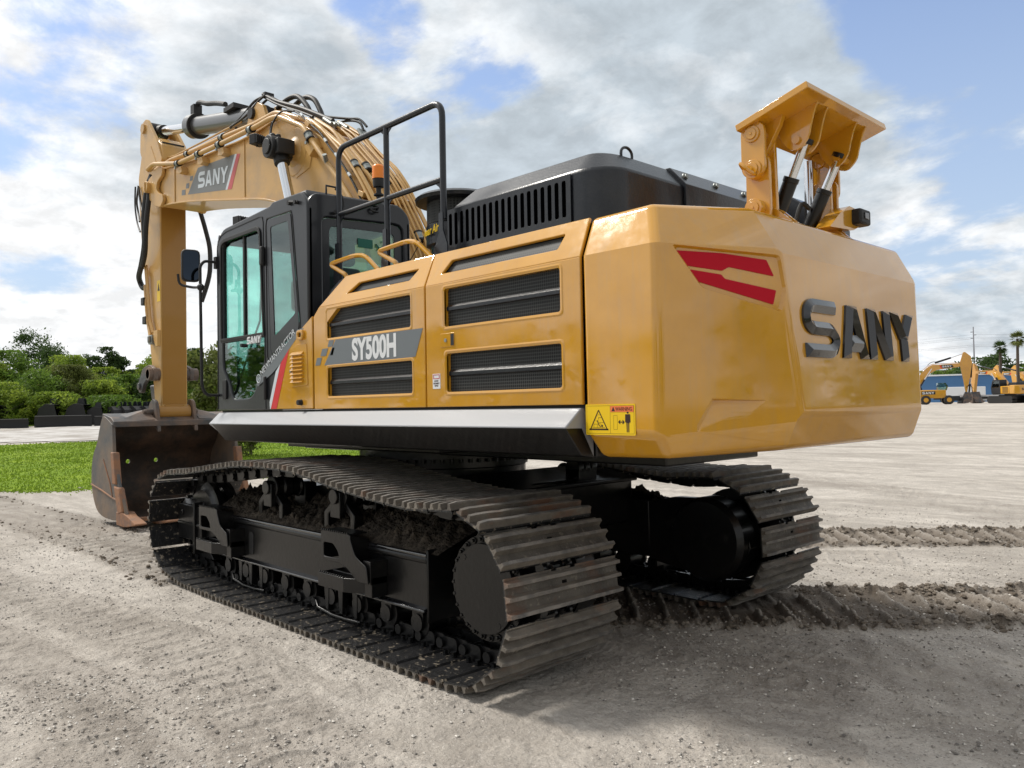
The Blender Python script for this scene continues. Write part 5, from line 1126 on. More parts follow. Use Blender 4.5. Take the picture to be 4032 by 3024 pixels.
# clods of soil thrown up along the prints
rn = np.random.RandomState(21); V = []; F = []; k_ = 0
ph_ = (1+5**.5)/2; ico = np.array([(-1,ph_,0),(1,ph_,0),(-1,-ph_,0),(1,-ph_,0),(0,-1,ph_),(0,1,ph_),(0,-1,-ph_),(0,1,-ph_),(ph_,0,-1),(ph_,0,1),(-ph_,0,-1),(-ph_,0,1)])/1.9
icf = [(0,11,5),(0,5,1),(0,1,7),(0,7,10),(0,10,11),(1,5,9),(5,11,4),(11,10,2),(10,7,6),(7,1,8),(3,9,4),(3,4,2),(3,2,6),(3,6,8),(3,8,9),(4,9,5),(2,4,11),(6,2,10),(8,6,7),(9,8,1)]
for ln, hf, cnt in ((BA, .56, 4600), (BB, .52, 2400), (BC, .50, 700)):
    P_ = smooth([Vector((a, b, 0)) for a, b in ln], 30)
    for i in range(cnt):
        t = rn.rand()*(len(P_)-2); j = int(t); p = P_[j].lerp(P_[j+1], t-j); d = (P_[j+1]-P_[j]).normalized(); nrm = Vector((-d.y, d.x, 0))
        sd_ = (1 if rn.rand() < .5 else -1)*(hf + rn.normal(0, .05)) if rn.rand() < .62 else rn.uniform(-hf, hf); q = p + nrm*sd_
        if abs(abs(q.y)-YC) < SW+.03 and -4.1 < q.x < .95: continue
        r = .005 + .022*rn.rand()**3; V.append((q.x, q.y, r))
V = np.array(V); hh, _ = ground_h(V[:, 0].copy(), V[:, 1].copy(), True); vv = ico[None]*rn.uniform(.65, 1.2, (len(V), 12, 1))*V[:, 2][:, None, None]*np.array([1.1, 1.1, .8]); vv = vv + np.stack([V[:, 0], V[:, 1], hh + V[:, 2]*.3], -1)[:, None, :]
ff_ = (np.array(icf)[None] + (np.arange(len(V))*12)[:, None, None]).reshape(-1, 3); me = bpy.data.meshes.new('soil_clods'); me.from_pydata(vv.reshape(-1, 3).tolist(), [], ff_.tolist()); me.update()
cl_ = obj('soil_clods', me, mat('clod_soil', (.15, .125, .10), .95, spec=.15, mix=(.27, .235, .195), mscale=3, bump=.5, bscale=60)); tag(cl_, 'crumbled clods of damp soil along the crawler prints', 'soil', kind='stuff')
# loose gravel
rn = np.random.RandomState(11); V = []; F = []; n_st = 130000
rad = 2.4 + 11*rn.rand(n_st)**1.9; an = R(-43.3) + rn.uniform(-R(36), R(36), n_st); gx = CX + rad*np.cos(an); gy = CY + rad*np.sin(an)
dens = fbm(gx*.9, gy*.9, 3, 77); kp = (dens > rn.uniform(-.5, .35, n_st)) & ~((gx > -4.15) & (gx < 1.1) & (np.abs(np.abs(gy)-YC) < SW+.02)); gx = gx[kp]; gy = gy[kp]
gh_, _ = ground_h(gx.copy(), gy.copy(), True); sz = .003 + .012*rn.rand(len(gx))**4
oc = np.array([(1,0,0),(-1,0,0),(0,1,0),(0,-1,0),(0,0,1),(0,0,-1)], float); of = np.array([(0,2,4),(2,1,4),(1,3,4),(3,0,4),(2,0,5),(1,2,5),(3,1,5),(0,3,5)])
jit = rn.uniform(.6, 1.25, (len(gx), 6, 1))*np.array([1, 1, .62]); ro_ = rn.rand(len(gx))*6.28
vv = oc[None]*jit*sz[:, None, None]; c_, s_ = np.cos(ro_)[:, None], np.sin(ro_)[:, None]
vx = vv[:, :, 0]*c_-vv[:, :, 1]*s_; vy = vv[:, :, 0]*s_+vv[:, :, 1]*c_
vv = np.stack([vx+gx[:, None], vy+gy[:, None], vv[:, :, 2]+(gh_+sz*.25)[:, None]], -1).reshape(-1, 3)
ff_ = (of[None] + (np.arange(len(gx))*6)[:, None, None]).reshape(-1, 3)
me = bpy.data.meshes.new('gravel'); me.from_pydata(vv.tolist(), [], ff_.tolist()); me.update()
def stone_mat():
    m = bpy.data.materials.new('gravel_stone'); m.use_nodes = True; g = NT(m); b = g.N['Principled BSDF']; b.inputs['Roughness'].default_value = .85
    P = g.n('ShaderNodeTexCoord').outputs['Object']; v = g.n('ShaderNodeTexWhiteNoise'); q = g.n('ShaderNodeVectorMath', operation='SNAP'); q.inputs[1].default_value = (.03, .03, 5); g.L.new(P, q.inputs[0]); g.L.new(q.outputs[0], v.inputs['Vector'])
    cr = g.n('ShaderNodeValToRGB'); g.L.new(v.outputs['Value'], cr.inputs[0]); e = cr.color_ramp; e.elements[0].color = (.13, .12, .11, 1); e.elements[1].color = (.75, .71, .65, 1)
    x = e.elements.new(.5); x.color = (.33, .30, .265, 1); g.L.new(cr.outputs[0], b.inputs['Base Color']); return m
go = obj('gravel', me, stone_mat()); tag(go, 'small loose stones scattered over the sand', 'gravel', kind='stuff')
# camera and sky constants
CAMR = [(-0.68595, -0.72743, -0.01784), (-0.03103, 0.00474, 0.99951), (0.72699, -0.68616, 0.02582)]
LENS = 28.4156
SKYMUL = (.95, 1.15, 1.60)
HOLES = [((.91, -.229, .345), 8, 2, .25), ((.238, -.904, .355), 11, 2, .27), ((.742, -.509, .436), 4, 1, .16), ((.303, -.941, .154), 11, 2, .10), ((.962, -.214, .168), 4, 1, .10)]
# ------------------------------------------------------------------ draped sheets
def inside(px, py, poly):
    c = np.zeros(px.shape, bool); n = len(poly)
    for i in range(n):
        x0, y0 = poly[i]; x1, y1 = poly[(i+1) % n]
        k = ((y0 > py) != (y1 > py)) & (px < (x1-x0)*(py-y0)/((y1-y0) if y1 != y0 else 1e-9)+x0); c ^= k
    return c
def drape(name, poly, step, dz, mt, wob=.5):
    xs = [p[0] for p in poly]; ys = [p[1] for p in poly]
    gx_ = np.arange(min(xs)-1, max(xs)+1, step); gy_ = np.arange(min(ys)-1, max(ys)+1, step); X, Y = np.meshgrid(gx_, gy_, indexing='ij')
    wx = X + wob*2*fbm(X*.5, Y*.5, 3, 91); wy = Y + wob*2*fbm(X*.5, Y*.5, 3, 92)
    ins = inside(wx, wy, poly); H = ground_h(X.ravel().copy(), Y.ravel().copy()).reshape(X.shape) + dz
    idx = -np.ones(X.shape, int); cell = ins[:-1, :-1] & ins[1:, :-1] & ins[:-1, 1:] & ins[1:, 1:]
    use = np.zeros(X.shape, bool); use[:-1, :-1] |= cell; use[1:, :-1] |= cell; use[:-1, 1:] |= cell; use[1:, 1:] |= cell
    idx[use] = np.arange(use.sum()); v = np.stack([X[use], Y[use], H[use]], -1); ci, cj = np.nonzero(cell)
    fc = np.stack([idx[ci, cj], idx[ci+1, cj], idx[ci+1, cj+1], idx[ci, cj+1]], -1)
    me = bpy.data.meshes.new(name); me.from_pydata(v.tolist(), [], fc.tolist()); me.update()
    for p in me.polygons: p.use_smooth = True
    return obj(name, me, mt)
BG = [(CX + r_*math.cos(R(b_)), CY + r_*math.sin(R(b_))) for r_, bs in ((13, range(18, 260, 14)), (64, range(256, 16, -14))) for b_ in bs]
def turf_mat():
    m = bpy.data.materials.new('turf'); m.use_nodes = True; g = NT(m); b = g.N['Principled BSDF']; b.inputs['Roughness'].default_value = .95; b.inputs['Specular IOR Level'].default_value = .1
    P = g.n('ShaderNodeTexCoord').outputs['Object']
    c = g.mix(g.rng(g.noise(P, .45, 6), .4, .62), (.15, .235, .016), (.215, .30, .022)); c = g.mix(g.rng(g.noise(P, 6, 5, .7), .5, .7), c, (.07, .14, .015)); c = g.mix(g.rng(g.noise(P, .8, 6, .7), .62, .72), c, (.20, .17, .08))
    g.L.new(c, b.inputs['Base Color']); return m
TURF = turf_mat()
GP = [(16, 7), (12.0, .95), (10.9, -.5), (10.6, -4), (10.9, -8), (10.4, -12), (9.4, -16), (20, -28), (30, -24), (36, -14), (36, -8), (37.8, -4), (41, 3), (41, 9), (25, 9)]
g1 = drape('grass_field', GP, .25, .012, TURF, .6); tag(g1, 'mown green grass verge beyond the sand', 'grass', kind='structure')
FG = [(60, 14), (61, -2), (62, -8.8), (66, -12), (69, -18), (64, -34), (60, -60), (70, -110), (190, -110), (190, 60), (90, 60)]
g2 = drape('far_grass', FG, 1.5, .05, TURF, .8); tag(g2, 'rough grass at the foot of the far hedge', 'grass', kind='structure')
PALE = mat('pale_marl', (.50, .48, .46), .7, bump=.5, bscale=3, mix=(.27, .24, .21), mscale=.5, mlo=.42, mhi=.60, detail=9)
pt = drape('path', [(42, 8), (38.6, -4), (37, -8), (37, -15), (44, -24), (62, -30), (66, -19), (62.5, -12), (59, -8), (58, 10)], .8, .03, PALE, .5); tag(pt, 'pale damp haul road crossing behind the grass', 'path', kind='structure')
V = []; rn = np.random.RandomState(31)
for i in range(46):
    b_ = -10.0 - i*.32 + rn.uniform(-.3, .3); d_ = rn.uniform(86, 104); x = CX + d_*math.cos(R(b_)); y = CY + d_*math.sin(R(b_)); V.append((x, y, rn.uniform(3.2, 6.2), rn.uniform(4, 6), i))
UNDER = V
g3 = drape('unseen_grass', BG, 1.2, .04, mat('reflection_brown', (.12, .095, .045), .95, mix=(.17, .14, .075), mscale=.3, spec=.1), .6); g3.name = 'added_rear_grass'; tag(g3, 'unseen grass sheet added to darken reflections in the yellow paint', 'grass', kind='structure')  # added out of view behind the camera, browns the lower paint reflections
# grass blades
rn = np.random.RandomState(4); n = 150000; u = rn.rand(n); bx = rn.uniform(10, 41, n*1); by = rn.uniform(-28, 8, n)
bx = 10.2 + 31*rn.rand(n)**1.7; ok_ = inside(bx + 1.2*fbm(bx*.5, by*.5, 3, 91) + rn.normal(0, .22, n), by + 1.2*fbm(bx*.5, by*.5, 3, 92) + rn.normal(0, .22, n), GP); bx, by = bx[ok_], by[ok_]
bz = ground_h(bx.copy(), by.copy()); hgt = (.025 + .05*rn.rand(len(bx))**2)*(1+1.0*np.clip(fbm(bx*.7, by*.7, 3, 5), 0, 1)); a = rn.rand(len(bx))*6.28; w = .012 + bx*.0007
dx, dy = np.cos(a)*w, np.sin(a)*w; lx, ly = rn.normal(0, .03, len(bx)), rn.normal(0, .03, len(bx))
v = np.stack([np.stack([bx-dx, by-dy, bz], -1), np.stack([bx+dx, by+dy, bz], -1), np.stack([bx+lx, by+ly, bz+hgt], -1)], 1).reshape(-1, 3)
me = bpy.data.meshes.new('grass'); me.from_pydata(v.tolist(), [], np.arange(len(v)).reshape(-1, 3).tolist()); me.update()
def leaf_mat(name, c1, c2, c3, sc_=.8, tr=.35):
    m = bpy.data.materials.new(name); m.use_nodes = True; g = NT(m); N = g.N; b = N['Principled BSDF']; b.inputs['Roughness'].default_value = .6; b.inputs['Specular IOR Level'].default_value = .25
    P = g.n('ShaderNodeTexCoord').outputs['Object']; c = g.mix(g.rng(g.noise(P, sc_, 4), .38, .62), c1, c2); c = g.mix(g.rng(g.noise(P, sc_*7, 3), .5, .7), c, c3)
    g.L.new(c, b.inputs['Base Color']); t = g.n('ShaderNodeBsdfTranslucent'); g.L.new(c, t.inputs[0]); x = g.n('ShaderNodeMixShader'); x.inputs[0].default_value = tr
    g.L.new(b.outputs[0], x.inputs[1]); g.L.new(t.outputs[0], x.inputs[2]); g.L.new(x.outputs[0], N['Material Output'].inputs[0]); return m
gb = obj('grass_blades', me, leaf_mat('blade', (.15, .24, .018), (.23, .33, .028), (.11, .17, .02))); tag(gb, 'short green blades growing on the verge', 'grass', kind='stuff')

# ------------------------------------------------------------------ trees
LG = [leaf_mat('leaf_dark', (.05, .09, .025), (.075, .125, .033), (.03, .06, .018), .5, .4), leaf_mat('leaf_mid', (.11, .19, .03), (.17, .27, .04), (.055, .105, .02), .45, .45),
      leaf_mat('leaf_light', (.20, .29, .04), (.29, .37, .05), (.10, .165, .03), .45, .5), leaf_mat('leaf_olive', (.12, .145, .04), (.20, .23, .06), (.07, .095, .028), .5, .45)]
BARK = mat('bark', (.09, .07, .055), .9, bump=.6, bscale=8)
def polar(bearing, dist): return (CX + dist*math.cos(R(bearing)), CY + dist*math.sin(R(bearing)))
def gz(x, y): return float(ground_h(np.array([float(x)]), np.array([float(y)]))[0])
def crown(seed, h, w, n, leaf, base=.15, spiky=0, nclump=26):
    rn = np.random.RandomState(seed); cl = []
    for i in range(nclump):
        t = rn.rand()**.8; z = base*h + (1-base)*h*t; prof_ = math.sin(math.pi*min(max((t*.86+.12), 0), 1))**.6; r = w/2*prof_*(.35+.65*rn.rand()**.5); a = rn.rand()*6.28
        cl.append((r*math.cos(a), r*math.sin(a), z, w*(.11+.10*rn.rand())))
    cl = np.array(cl); k = rn.randint(0, nclump, n); d = rn.normal(0, 1, (n, 3)); d /= np.linalg.norm(d, axis=1)[:, None]; rad = (rn.rand(n)**.4)[:, None]*cl[k, 3][:, None]
    c = cl[k, :3] + d*rad*np.array([1, 1, .75]); c[:, 2] = np.clip(c[:, 2], .05, h)
    if spiky: 
        s_ = rn.rand(n) < .35; c[s_, 2] += rn.rand(s_.sum())*h*.10; 
    n1 = rn.normal(0, 1, (n, 3)) + d*.6; n1 /= np.linalg.norm(n1, axis=1)[:, None]; t1 = np.cross(n1, rn.normal(0, 1, (n, 3))); t1 /= np.linalg.norm(t1, axis=1)[:, None]; t2 = np.cross(n1, t1)
    s = leaf*(.5+rn.rand(n))[:, None]
    v = np.stack([c - t1*s, c - t2*s*.45, c + t1*s, c + t2*s*.45], 1).reshape(-1, 3); return v
def tree(bearing, dist, h, w, kind, name, label, n=2600, leaf=.2, base=.12, seed=0, group='trees of the far hedge', zoff=0, spiky=0, cat='tree', rot=0, nclump=26):
    h = h*(.84 if dist > 60 else 1); x, y = polar(bearing, dist); z = gz(x, y)-.1+zoff; t = thing(name, label, cat, (x, y, z), group=group)
    v = crown(seed, h, w, n, leaf, base, spiky, nclump); me = bpy.data.meshes.new('crown'); me.from_pydata(v.tolist(), [], np.arange(len(v)).reshape(-1, 4).tolist()); me.update(); me.materials.append(LG[kind])
    o = bpy.data.objects.new('crown', me); COL.objects.link(o); o.parent = t
    rn2 = random.Random(seed); m = M(); m.tube([(0, 0, -.2), (.05*h*rn2.uniform(-1, 1)*.3, 0, h*.35), (rn2.uniform(-.06, .06)*h, rn2.uniform(-.05, .05)*h, h*.75)], .1, 8, rr=[h*.022, h*.016, h*.005])
    for i in range(6):
        a = rn2.uniform(0, 6.28); z0 = h*rn2.uniform(.2, .55); m.tube([(0, 0, z0), (math.cos(a)*w*.2, math.sin(a)*w*.2, z0+h*.15), (math.cos(a)*w*.38, math.sin(a)*w*.38, z0+h*.28)], .05, 5, rr=[h*.010, h*.007, h*.003])
    tk = obj('trunk', m, BARK); tk.parent = t; return t
TL = [ # bearing, dist, h, w, kind, label
 (-11.2, 90, 8.3, 6.5, 1, 'round mid-green tree at the left edge of the hedge'),
 (-12.6, 100, 11.0, 6.2, 0, 'tallest dark feathery tree rising above the left of the hedge'),
 (-13.8, 96, 8.8, 5.0, 0, 'dark bushy shoulder tree just right of the tallest feathery one'),
 (-14.6, 92, 8.0, 5.0, 2, 'pale yellow-green rounded tree right of the tall dark one'),
 (-15.9, 98, 8.9, 3.2, 0, 'dark narrow tree left of the twin dark peak'),
 (-16.7, 99, 9.6, 3.6, 0, 'dark round-headed tree forming the middle peak of the hedge'),
 (-17.6, 99, 8.4, 3.0, 0, 'small dark tree right of the middle peak'),
 (-18.9, 100, 7.4, 3.8, 3, 'thin grey-olive tree with bare twigs in the hedge'),
 (-19.9, 95, 8.4, 5.4, 2, 'broad light green tree left of the excavator arm'),
 (-20.9, 97, 8.3, 4.5, 1, 'mid-green tree partly behind the excavator arm'),
 (-21.8, 90, 8.8, 3.4, 0, 'dark tree mostly hidden behind the excavator arm'),
 (-11.0, 80, 4.4, 5.5, 2, 'low yellow-green bush in front at the left edge'),
 (-12.9, 82, 5.4, 5.2, 1, 'green bush below the tallest feathery tree'),
 (-14.6, 84, 6.4, 5.2, 3, 'olive domed bush in the middle row of the hedge'),
 (-16.3, 82, 4.7, 4.8, 2, 'bright green low bush below the middle peak'),
 (-17.9, 84, 5.4, 4.4, 1, 'green bush in the front row right of the middle peak'),
 (-19.2, 83, 5.0, 4.2, 0, 'dark shaded domed bush near the bucket link'),
 (-20.4, 82, 4.2, 4.2, 2, 'light green low bush beside the bucket link'),
 (-13.7, 79, 3.4, 4.8, 2, 'small bright bush at the foot of the olive one'),
 (-17.0, 79, 3.0, 5.0, 1, 'small green bush behind the row of black attachments'),
]
for i, (b_, d_, h_, w_, k_, lab) in enumerate(TL):
    tree(b_, d_, h_, w_, k_, 'bush' if h_ < 7 else 'tree', lab, n=8000 if h_ > 7 else 7000, leaf=.135, base=.02, nclump=48, seed=100+i, cat='bush' if h_ < 7 else 'tree', spiky=1 if 'feathery' in lab else 0)
tree(-23.0, 29, 3.65, 2.7, 3, 'shrub', 'leafy upright shrub seen between the arm and the cab', n=5200, leaf=.085, base=.03, seed=300, group=None, spiky=1, cat='shrub')
tree(-21.2, 31, 3.0, 1.5, 1, 'shrub', 'green shrub close behind the foot of the arm', n=1800, leaf=.085, base=.03, seed=301, group=None, cat='shrub')
tree(-25.4, 30, 3.0, 2.6, 3, 'shrub', 'leafy shrub mostly hidden behind the cab', n=2600, leaf=.085, base=.03, seed=302, group=None, cat='shrub')
V = [crown(800+i, h_, w_, 1700, .16, .0) + np.array([x, y, gz(x, y)-.2]) for x, y, h_, w_, i in UNDER]
v = np.concatenate(V); me = bpy.data.meshes.new('undergrowth'); me.from_pydata(v.tolist(), [], np.arange(len(v)).reshape(-1, 4).tolist()); me.update()
ug_ = obj('undergrowth', me, LG[2]); tag(ug_, 'continuous leafy thicket filling the far hedge', 'undergrowth', kind='stuff')
# trees on the right, behind the parked machines
RT = [(-70.6, 178, 7.2, 9, 1, 'low mid-green tree behind the left end of the blue shed'), (-71.5, 182, 7.4, 8, 3, 'olive tree above the roof of the blue shed'), (-72.4, 176, 8.2, 9, 1, 'green tree rising right of the middle of the blue shed'),
      (-73.6, 168, 9.4, 9, 0, 'dark tree behind the power pole'), (-74.5, 166, 9.8, 9, 0, 'dark broad tree left of the nearer palm'), (-75.3, 166, 7.6, 8, 0, 'dark lower tree between the two palms'), (-76.3, 165, 7.2, 9, 1, 'green tree at the right edge of the photo')]
for i, (b_, d_, h_, w_, k_, lab) in enumerate(RT): tree(b_, d_, h_, w_, k_, 'tree', lab, n=2200, leaf=.28, base=.1, seed=400+i, group='trees behind the parked machines')
def palm(b_, d_, h, lab, seed):
    x, y = polar(b_, d_); t = thing('palm_tree', lab, 'palm tree', (x, y, gz(x, y)), group='palms on the right'); rn = random.Random(seed)
    tk = obj('trunk', M().tube([(0, 0, -.3), (.1, 0, h*.5), (0, .1, h)], .2, 8, rr=[.26, .2, .16]), BARK); tk.parent = t
    m = M()
    for i in range(46):
        a = rn.uniform(0, 6.28); e = rn.uniform(-1.1, 1.3); ln = rn.uniform(.8, 1.15); d = Vector((math.cos(a)*math.cos(e), math.sin(a)*math.cos(e), math.sin(e))); sd = d.cross(Vector((0, 0, 1))).normalized(); c = Vector((0, .1, h)) + d*ln*.55; upv = sd.cross(d)
        for k in range(9):
            th = R(-80+20*k); q = d*math.cos(th) + sd*math.sin(th); tip = c + q*ln*.75 - Vector((0, 0, .18)); b1 = c + sd.cross(q)*.0 + q.cross(upv)*.07; b2 = c - q.cross(upv)*.07; m.add([b1, tip, b2], [(0, 1, 2)])
        m.add([(0, .1, h), tuple(c+sd*.02), tuple(c-sd*.02)], [(0, 1, 2)])
    cr = obj('crown', m, LG[0] if seed % 2 else LG[3], ang=180); cr.parent = t
palm(-74.55, 128, 7.5, 'nearer palm with a full round head of fan leaves', 1); palm(-75.45, 125, 8.4, 'taller palm cut by the right edge of the photo', 2)

# ------------------------------------------------------------------ black attachments by the hedge
def attach(b_, d_, rz, kind, lab, s=1.0):
    x, y = polar(b_, d_); t = thing('excavator_bucket' if kind == 'b' else 'blade_attachment', lab, 'attachment', (x, y, gz(x, y)), rz=R(rz), group='black attachments lined up by the hedge')
    if kind == 'b':
        pr = [(0, 1.15), (.5, 1.2), (.85, .95), (.95, .5), (.75, .1), (.3, 0), (-.25, .05)]; w = .55*s
        m = M(); out = shell([(p[0]*s, p[1]*s) for p in pr], -.04); pp = [(p[0]*s, p[1]*s) for p in pr]
        m.loft([[(pp[i][0], -w, pp[i][1]), (pp[i][0], w, pp[i][1]), (out[i][0], w, out[i][1]), (out[i][0], -w, out[i][1])] for i in range(len(pp))])
        o = obj('shell', m, BLKM); o.parent = t
        for sg in (-1, 1): o2 = obj('side_plate', M().prism(pp, w*sg, (w+.03)*sg, 'y'), BLKM); o2.parent = t; o3 = obj('ear', M().prism(rpoly([(.05*s, 1.1*s), (.5*s, 1.12*s), (.4*s, 1.5*s), (.12*s, 1.5*s)], .06), .2*sg, .24*sg, 'y'), DARK); o3.parent = t
    else:
        m = M(); pr = [(-.35, 0), (-.22, .1), (-.18, .45), (-.3, .85), (-.25, .88), (-.10, .45), (-.14, .05), (-.3, -.05)]; m.prism([(p[0]*s, p[1]*s) for p in pr], -1.95*s, 1.95*s, 'y'); o = obj('blade', m, BLKM); o.parent = t
        for yy in (-1.95, -.6, .6, 1.95): q = obj('rib', M().box(-.1*s, .35*s, (yy-.04)*s, (yy+.04)*s, 0, .7*s), DARK); q.parent = t
    return t
for i, (b_, w) in enumerate([(-11.2, 0), (-14.3, 1), (-17.4, 2), (-20.4, 3)]): attach(b_, 73, b_, 'p', ['leftmost long low black blade on the grass', 'second black blade from the left, taller ribbed one', 'third black blade in the row, in the middle', 'rightmost long black blade next to the bucket'][i], [.8, 1.0, .9, .85][i])
names = ['rusty black bucket cut by the left edge', 'black bucket behind the second blade', 'black bucket right of the tall ribbed blade', 'small black bucket before the tight row', 'first black bucket of the tight row', 'second black bucket of the tight row', 'third black bucket of the tight row', 'fourth black bucket of the tight row', 'fifth black bucket, last of the tight row', 'black bucket next to the red machine']
for i, b_ in enumerate([-10.9, -14.1, -15.6, -16.5, -17.25, -17.75, -18.3, -18.85, -19.35, -20.3]): attach(b_, 77, (40 if i < 4 else 160)+i*7, 'b', names[i], 1.5 if i < 3 else 1.25)
x, y = polar(-20.15, 80); rt = thing('red_implement', 'small red farm implement behind the bucket link', 'implement', (x, y, gz(x, y)))
for n_, mm, mt_ in (('hood', M().box(-.8, .8, -.5, .5, .6, 1.5), REDS), ('wheel', M().cyl((-.5, -.6, .4), (-.5, -.45, .4), .4), RUB), ('wheel', M().cyl((-.5, .45, .4), (-.5, .6, .4), .4), RUB), ('roll_bar', M().tube([(.6, -.4, 1.3), (.6, -.4, 2.0), (.6, .4, 2.0), (.6, .4, 1.3)], .04), BLKM)):
    o = obj(n_, mm, mt_, bevel=.03 if n_ == 'hood' else 0); o.parent = rt

# ------------------------------------------------------------------ parked machines on the right
def small_ex(lab, b_, d_, rz, sc_=1.0, zf=1.0):
    x, y = polar(b_, d_); t = thing('excavator', lab, 'excavator', (0, 0, 0), group='excavators parked on the right')
    tp = []
    def A(n_, m_, mt_, par=None, **k):
        if zf != 1 and max(v[0] for v in m_.v) > 2.3: m_.v = [(v[0], v[1], 1.7+(v[2]-1.7)*zf if v[2] > 1.7 else v[2]) for v in m_.v]
        o = obj(n_, m_, mt_, par if par is not None else t, **k); return o
    for s in (1, -1):
        tr_ = M(); pr = [(-2.1, .42)] + arc(-1.9, .45, .45, .45, 180, 90)[1:] + arc(1.9, .45, .45, .45, 90, -90) + arc(-1.9, .45, .45, .45, 270, 190)
        tr_.prism(pr, .95*s, 1.55*s, 'y')
        for i in range(24): tr_.box(-1.9+i*.165-.02, -1.9+i*.165+.02, min(.95*s, 1.55*s), max(.95*s, 1.55*s), -.03, .93)
        A('track', tr_, RUB)
    A('car_body', M().box(-1, 1, -.9, .9, .4, 1.05).cyl((0, 0, 1.0), (0, 0, 1.2), .7), BLK)
    c_ = A('counterweight', M().prism([(-1.6, -1.4), (-2.4, -1.35), (-2.75, -.8), (-2.75, .8), (-2.4, 1.35), (-1.6, 1.4)], 1.15, 2.25, 'z'), YEL, bevel=.08)
    A('logo', wordmark([(-.6, .28), (-.29, .27), (-.0, .27), (.29, .27)], .26, frame((-2.757, 0, 1.6), (0, -1, 0), (0, 0, 1)), w=.24, depth=.01), BLKM, c_)
    hs_ = A('body', M().box(-1.6, 1.3, -1.4, -.45, 1.2, 2.15).box(-1.6, 0, .45, 1.4, 1.2, 2.15), YEL, bevel=.05)
    vt = M()
    for k in range(5): vt.box(-1.4, -.4, 1.402, 1.41, 1.35+k*.15, 1.43+k*.15)
    A('vent', vt, BLKM, hs_); A('deck', M().box(-1.7, 1.5, -1.35, 1.35, 1.1, 1.22), BLK); A('hood', M().prism([(-2.3, 2.2), (-2.2, 2.6), (-.9, 2.6), (-.7, 2.2)], -1.1, .9, 'y'), DARK, bevel=.04)
    cb_ = A('cab', sheets([([rpoly([(0, 1.2), (1.6, 1.2), (1.7, 2.0), (1.35, 2.95), (0, 2.95)], .08), rpoly([(.15, 2.0), (1.5, 2.0), (1.25, 2.8), (.15, 2.8)], .06)], side(1.4)), ([rpoly([(0, 1.2), (1.6, 1.2), (1.7, 2.0), (1.35, 2.95), (0, 2.95)], .08), rpoly([(.15, 2.0), (1.5, 2.0), (1.25, 2.8), (.15, 2.8)], .06)], side(.5))], .05, .01).box(-.02, .04, .5, 1.4, 1.2, 2.9).box(0, 1.35, .5, 1.4, 2.9, 2.98), CABP)
    A('window', M().box(.1, 1.5, 1.38, 1.385, 2.0, 2.8), GLSD, cb_)
    bt = [(.2, 1.7), (.5, 2.5), (1.7, 4.25), (2.4, 4.95), (3.0, 5.25), (3.6, 5.22), (6.2, 5.35), (6.3, 5.0), (6.1, 4.85), (3.5, 4.55), (2.7, 4.1), (1.3, 2.4), (.9, 1.7)]
    bm2 = A('boom', M().prism(bt, -.27, .27, 'y'), YEL, bevel=.02)
    for s in (1, -1):
        A('boom_decal', M().prism([(4.2, 4.72), (4.0, 5.14), (5.3, 5.2), (5.5, 4.84)], .272*s, .276*s, 'y'), GRYF if False else BLKM, bm2)
        A('boom_logo', wordmark([(0, .26), (.28, .26), (.56, .26), (.84, .26)], .24, frame((4.15 if s < 0 else 5.3, .279*s, 4.84), (1*-s, 0, .03*-s), (0, 0, 1)), w=.24, depth=.005), WHT, bm2)
        A('boom_stripe', M().prism([(4.0, 4.70), (3.8, 5.13), (3.97, 5.14), (4.17, 4.72)], .272*s, .276*s, 'y'), REDS, bm2)
        cy_ = A('boom_cylinder', M().cyl((1.0, .42*s, 1.5), (2.0, .42*s, 3.3), .1, n=12), BLK); A('cylinder_rod', M().cyl((2.0, .42*s, 3.3), (2.9, .42*s, 4.7), .06, n=12), CHROME, cy_)
    pp_ = M()
    for yy in (-.2, -.07, .07, .2): pp_.tube([(.3, yy, 2.6), (1.6, yy, 4.35), (2.35, yy, 5.05), (3.0, yy, 5.33), (6.0, yy, 5.42)], .03, 6)
    A('hydraulic_pipe', pp_, YEL, bm2); A('hose', M().tube([(2.4, 0, 5.2), (2.9, 0, 5.6), (3.5, 0, 5.6), (3.7, 0, 5.45)], .04, 6, res=3), RUB, bm2)
    ac_ = A('arm_cylinder', M().cyl((3.3, 0, 5.5), (5.2, 0, 6.1), .13, n=12), BLK); A('cylinder_rod', M().cyl((5.2, 0, 6.1), (6.7, 0, 6.62), .06, n=12), CHROME, ac_)
    A('arm', M().prism([(6.6, 6.75), (6.85, 6.8), (7.5, 6.2), (7.62, 5.3), (7.3, 3.2), (6.95, 1.5), (6.75, 1.5), (6.55, 3.0), (6.25, 4.8), (6.2, 5.4)], -.2, .2, 'y'), YEL, bevel=.02)
    bc2 = A('bucket_cylinder', M().cyl((7.6, 0, 5.3), (7.45, 0, 3.4), .1, n=12), BLK); A('cylinder_rod', M().cyl((7.45, 0, 3.4), (7.35, 0, 2.5), .05, n=10), CHROME, bc2)
    A('tipping_link', M().prism([(7.4, 2.5), (7.3, 2.6), (6.8, 2.2), (6.85, 2.05)], -.2, .2, 'y').prism([(7.4, 2.5), (7.2, 2.5), (7.05, 1.3), (7.25, 1.3)], -.1, .1, 'y'), BLK)
    bp2 = [(6.7, 1.55), (7.2, 1.45), (7.45, 1.0), (7.45, .5), (7.1, .1), (6.5, .0), (5.85, .1)]
    b2 = A('bucket', M().prism(bp2 + [(6.4, .9)], -.6, .6, 'y'), BUCK, bevel=.02)
    t.location = (x, y, gz(x, y)+.0); t.rotation_euler = (0, 0, R(rz)); t.scale = (sc_,)*3; return t
small_ex('yellow excavator seen side-on behind the big one, boom reaching right', -69.45, 122, -160, 1.0)
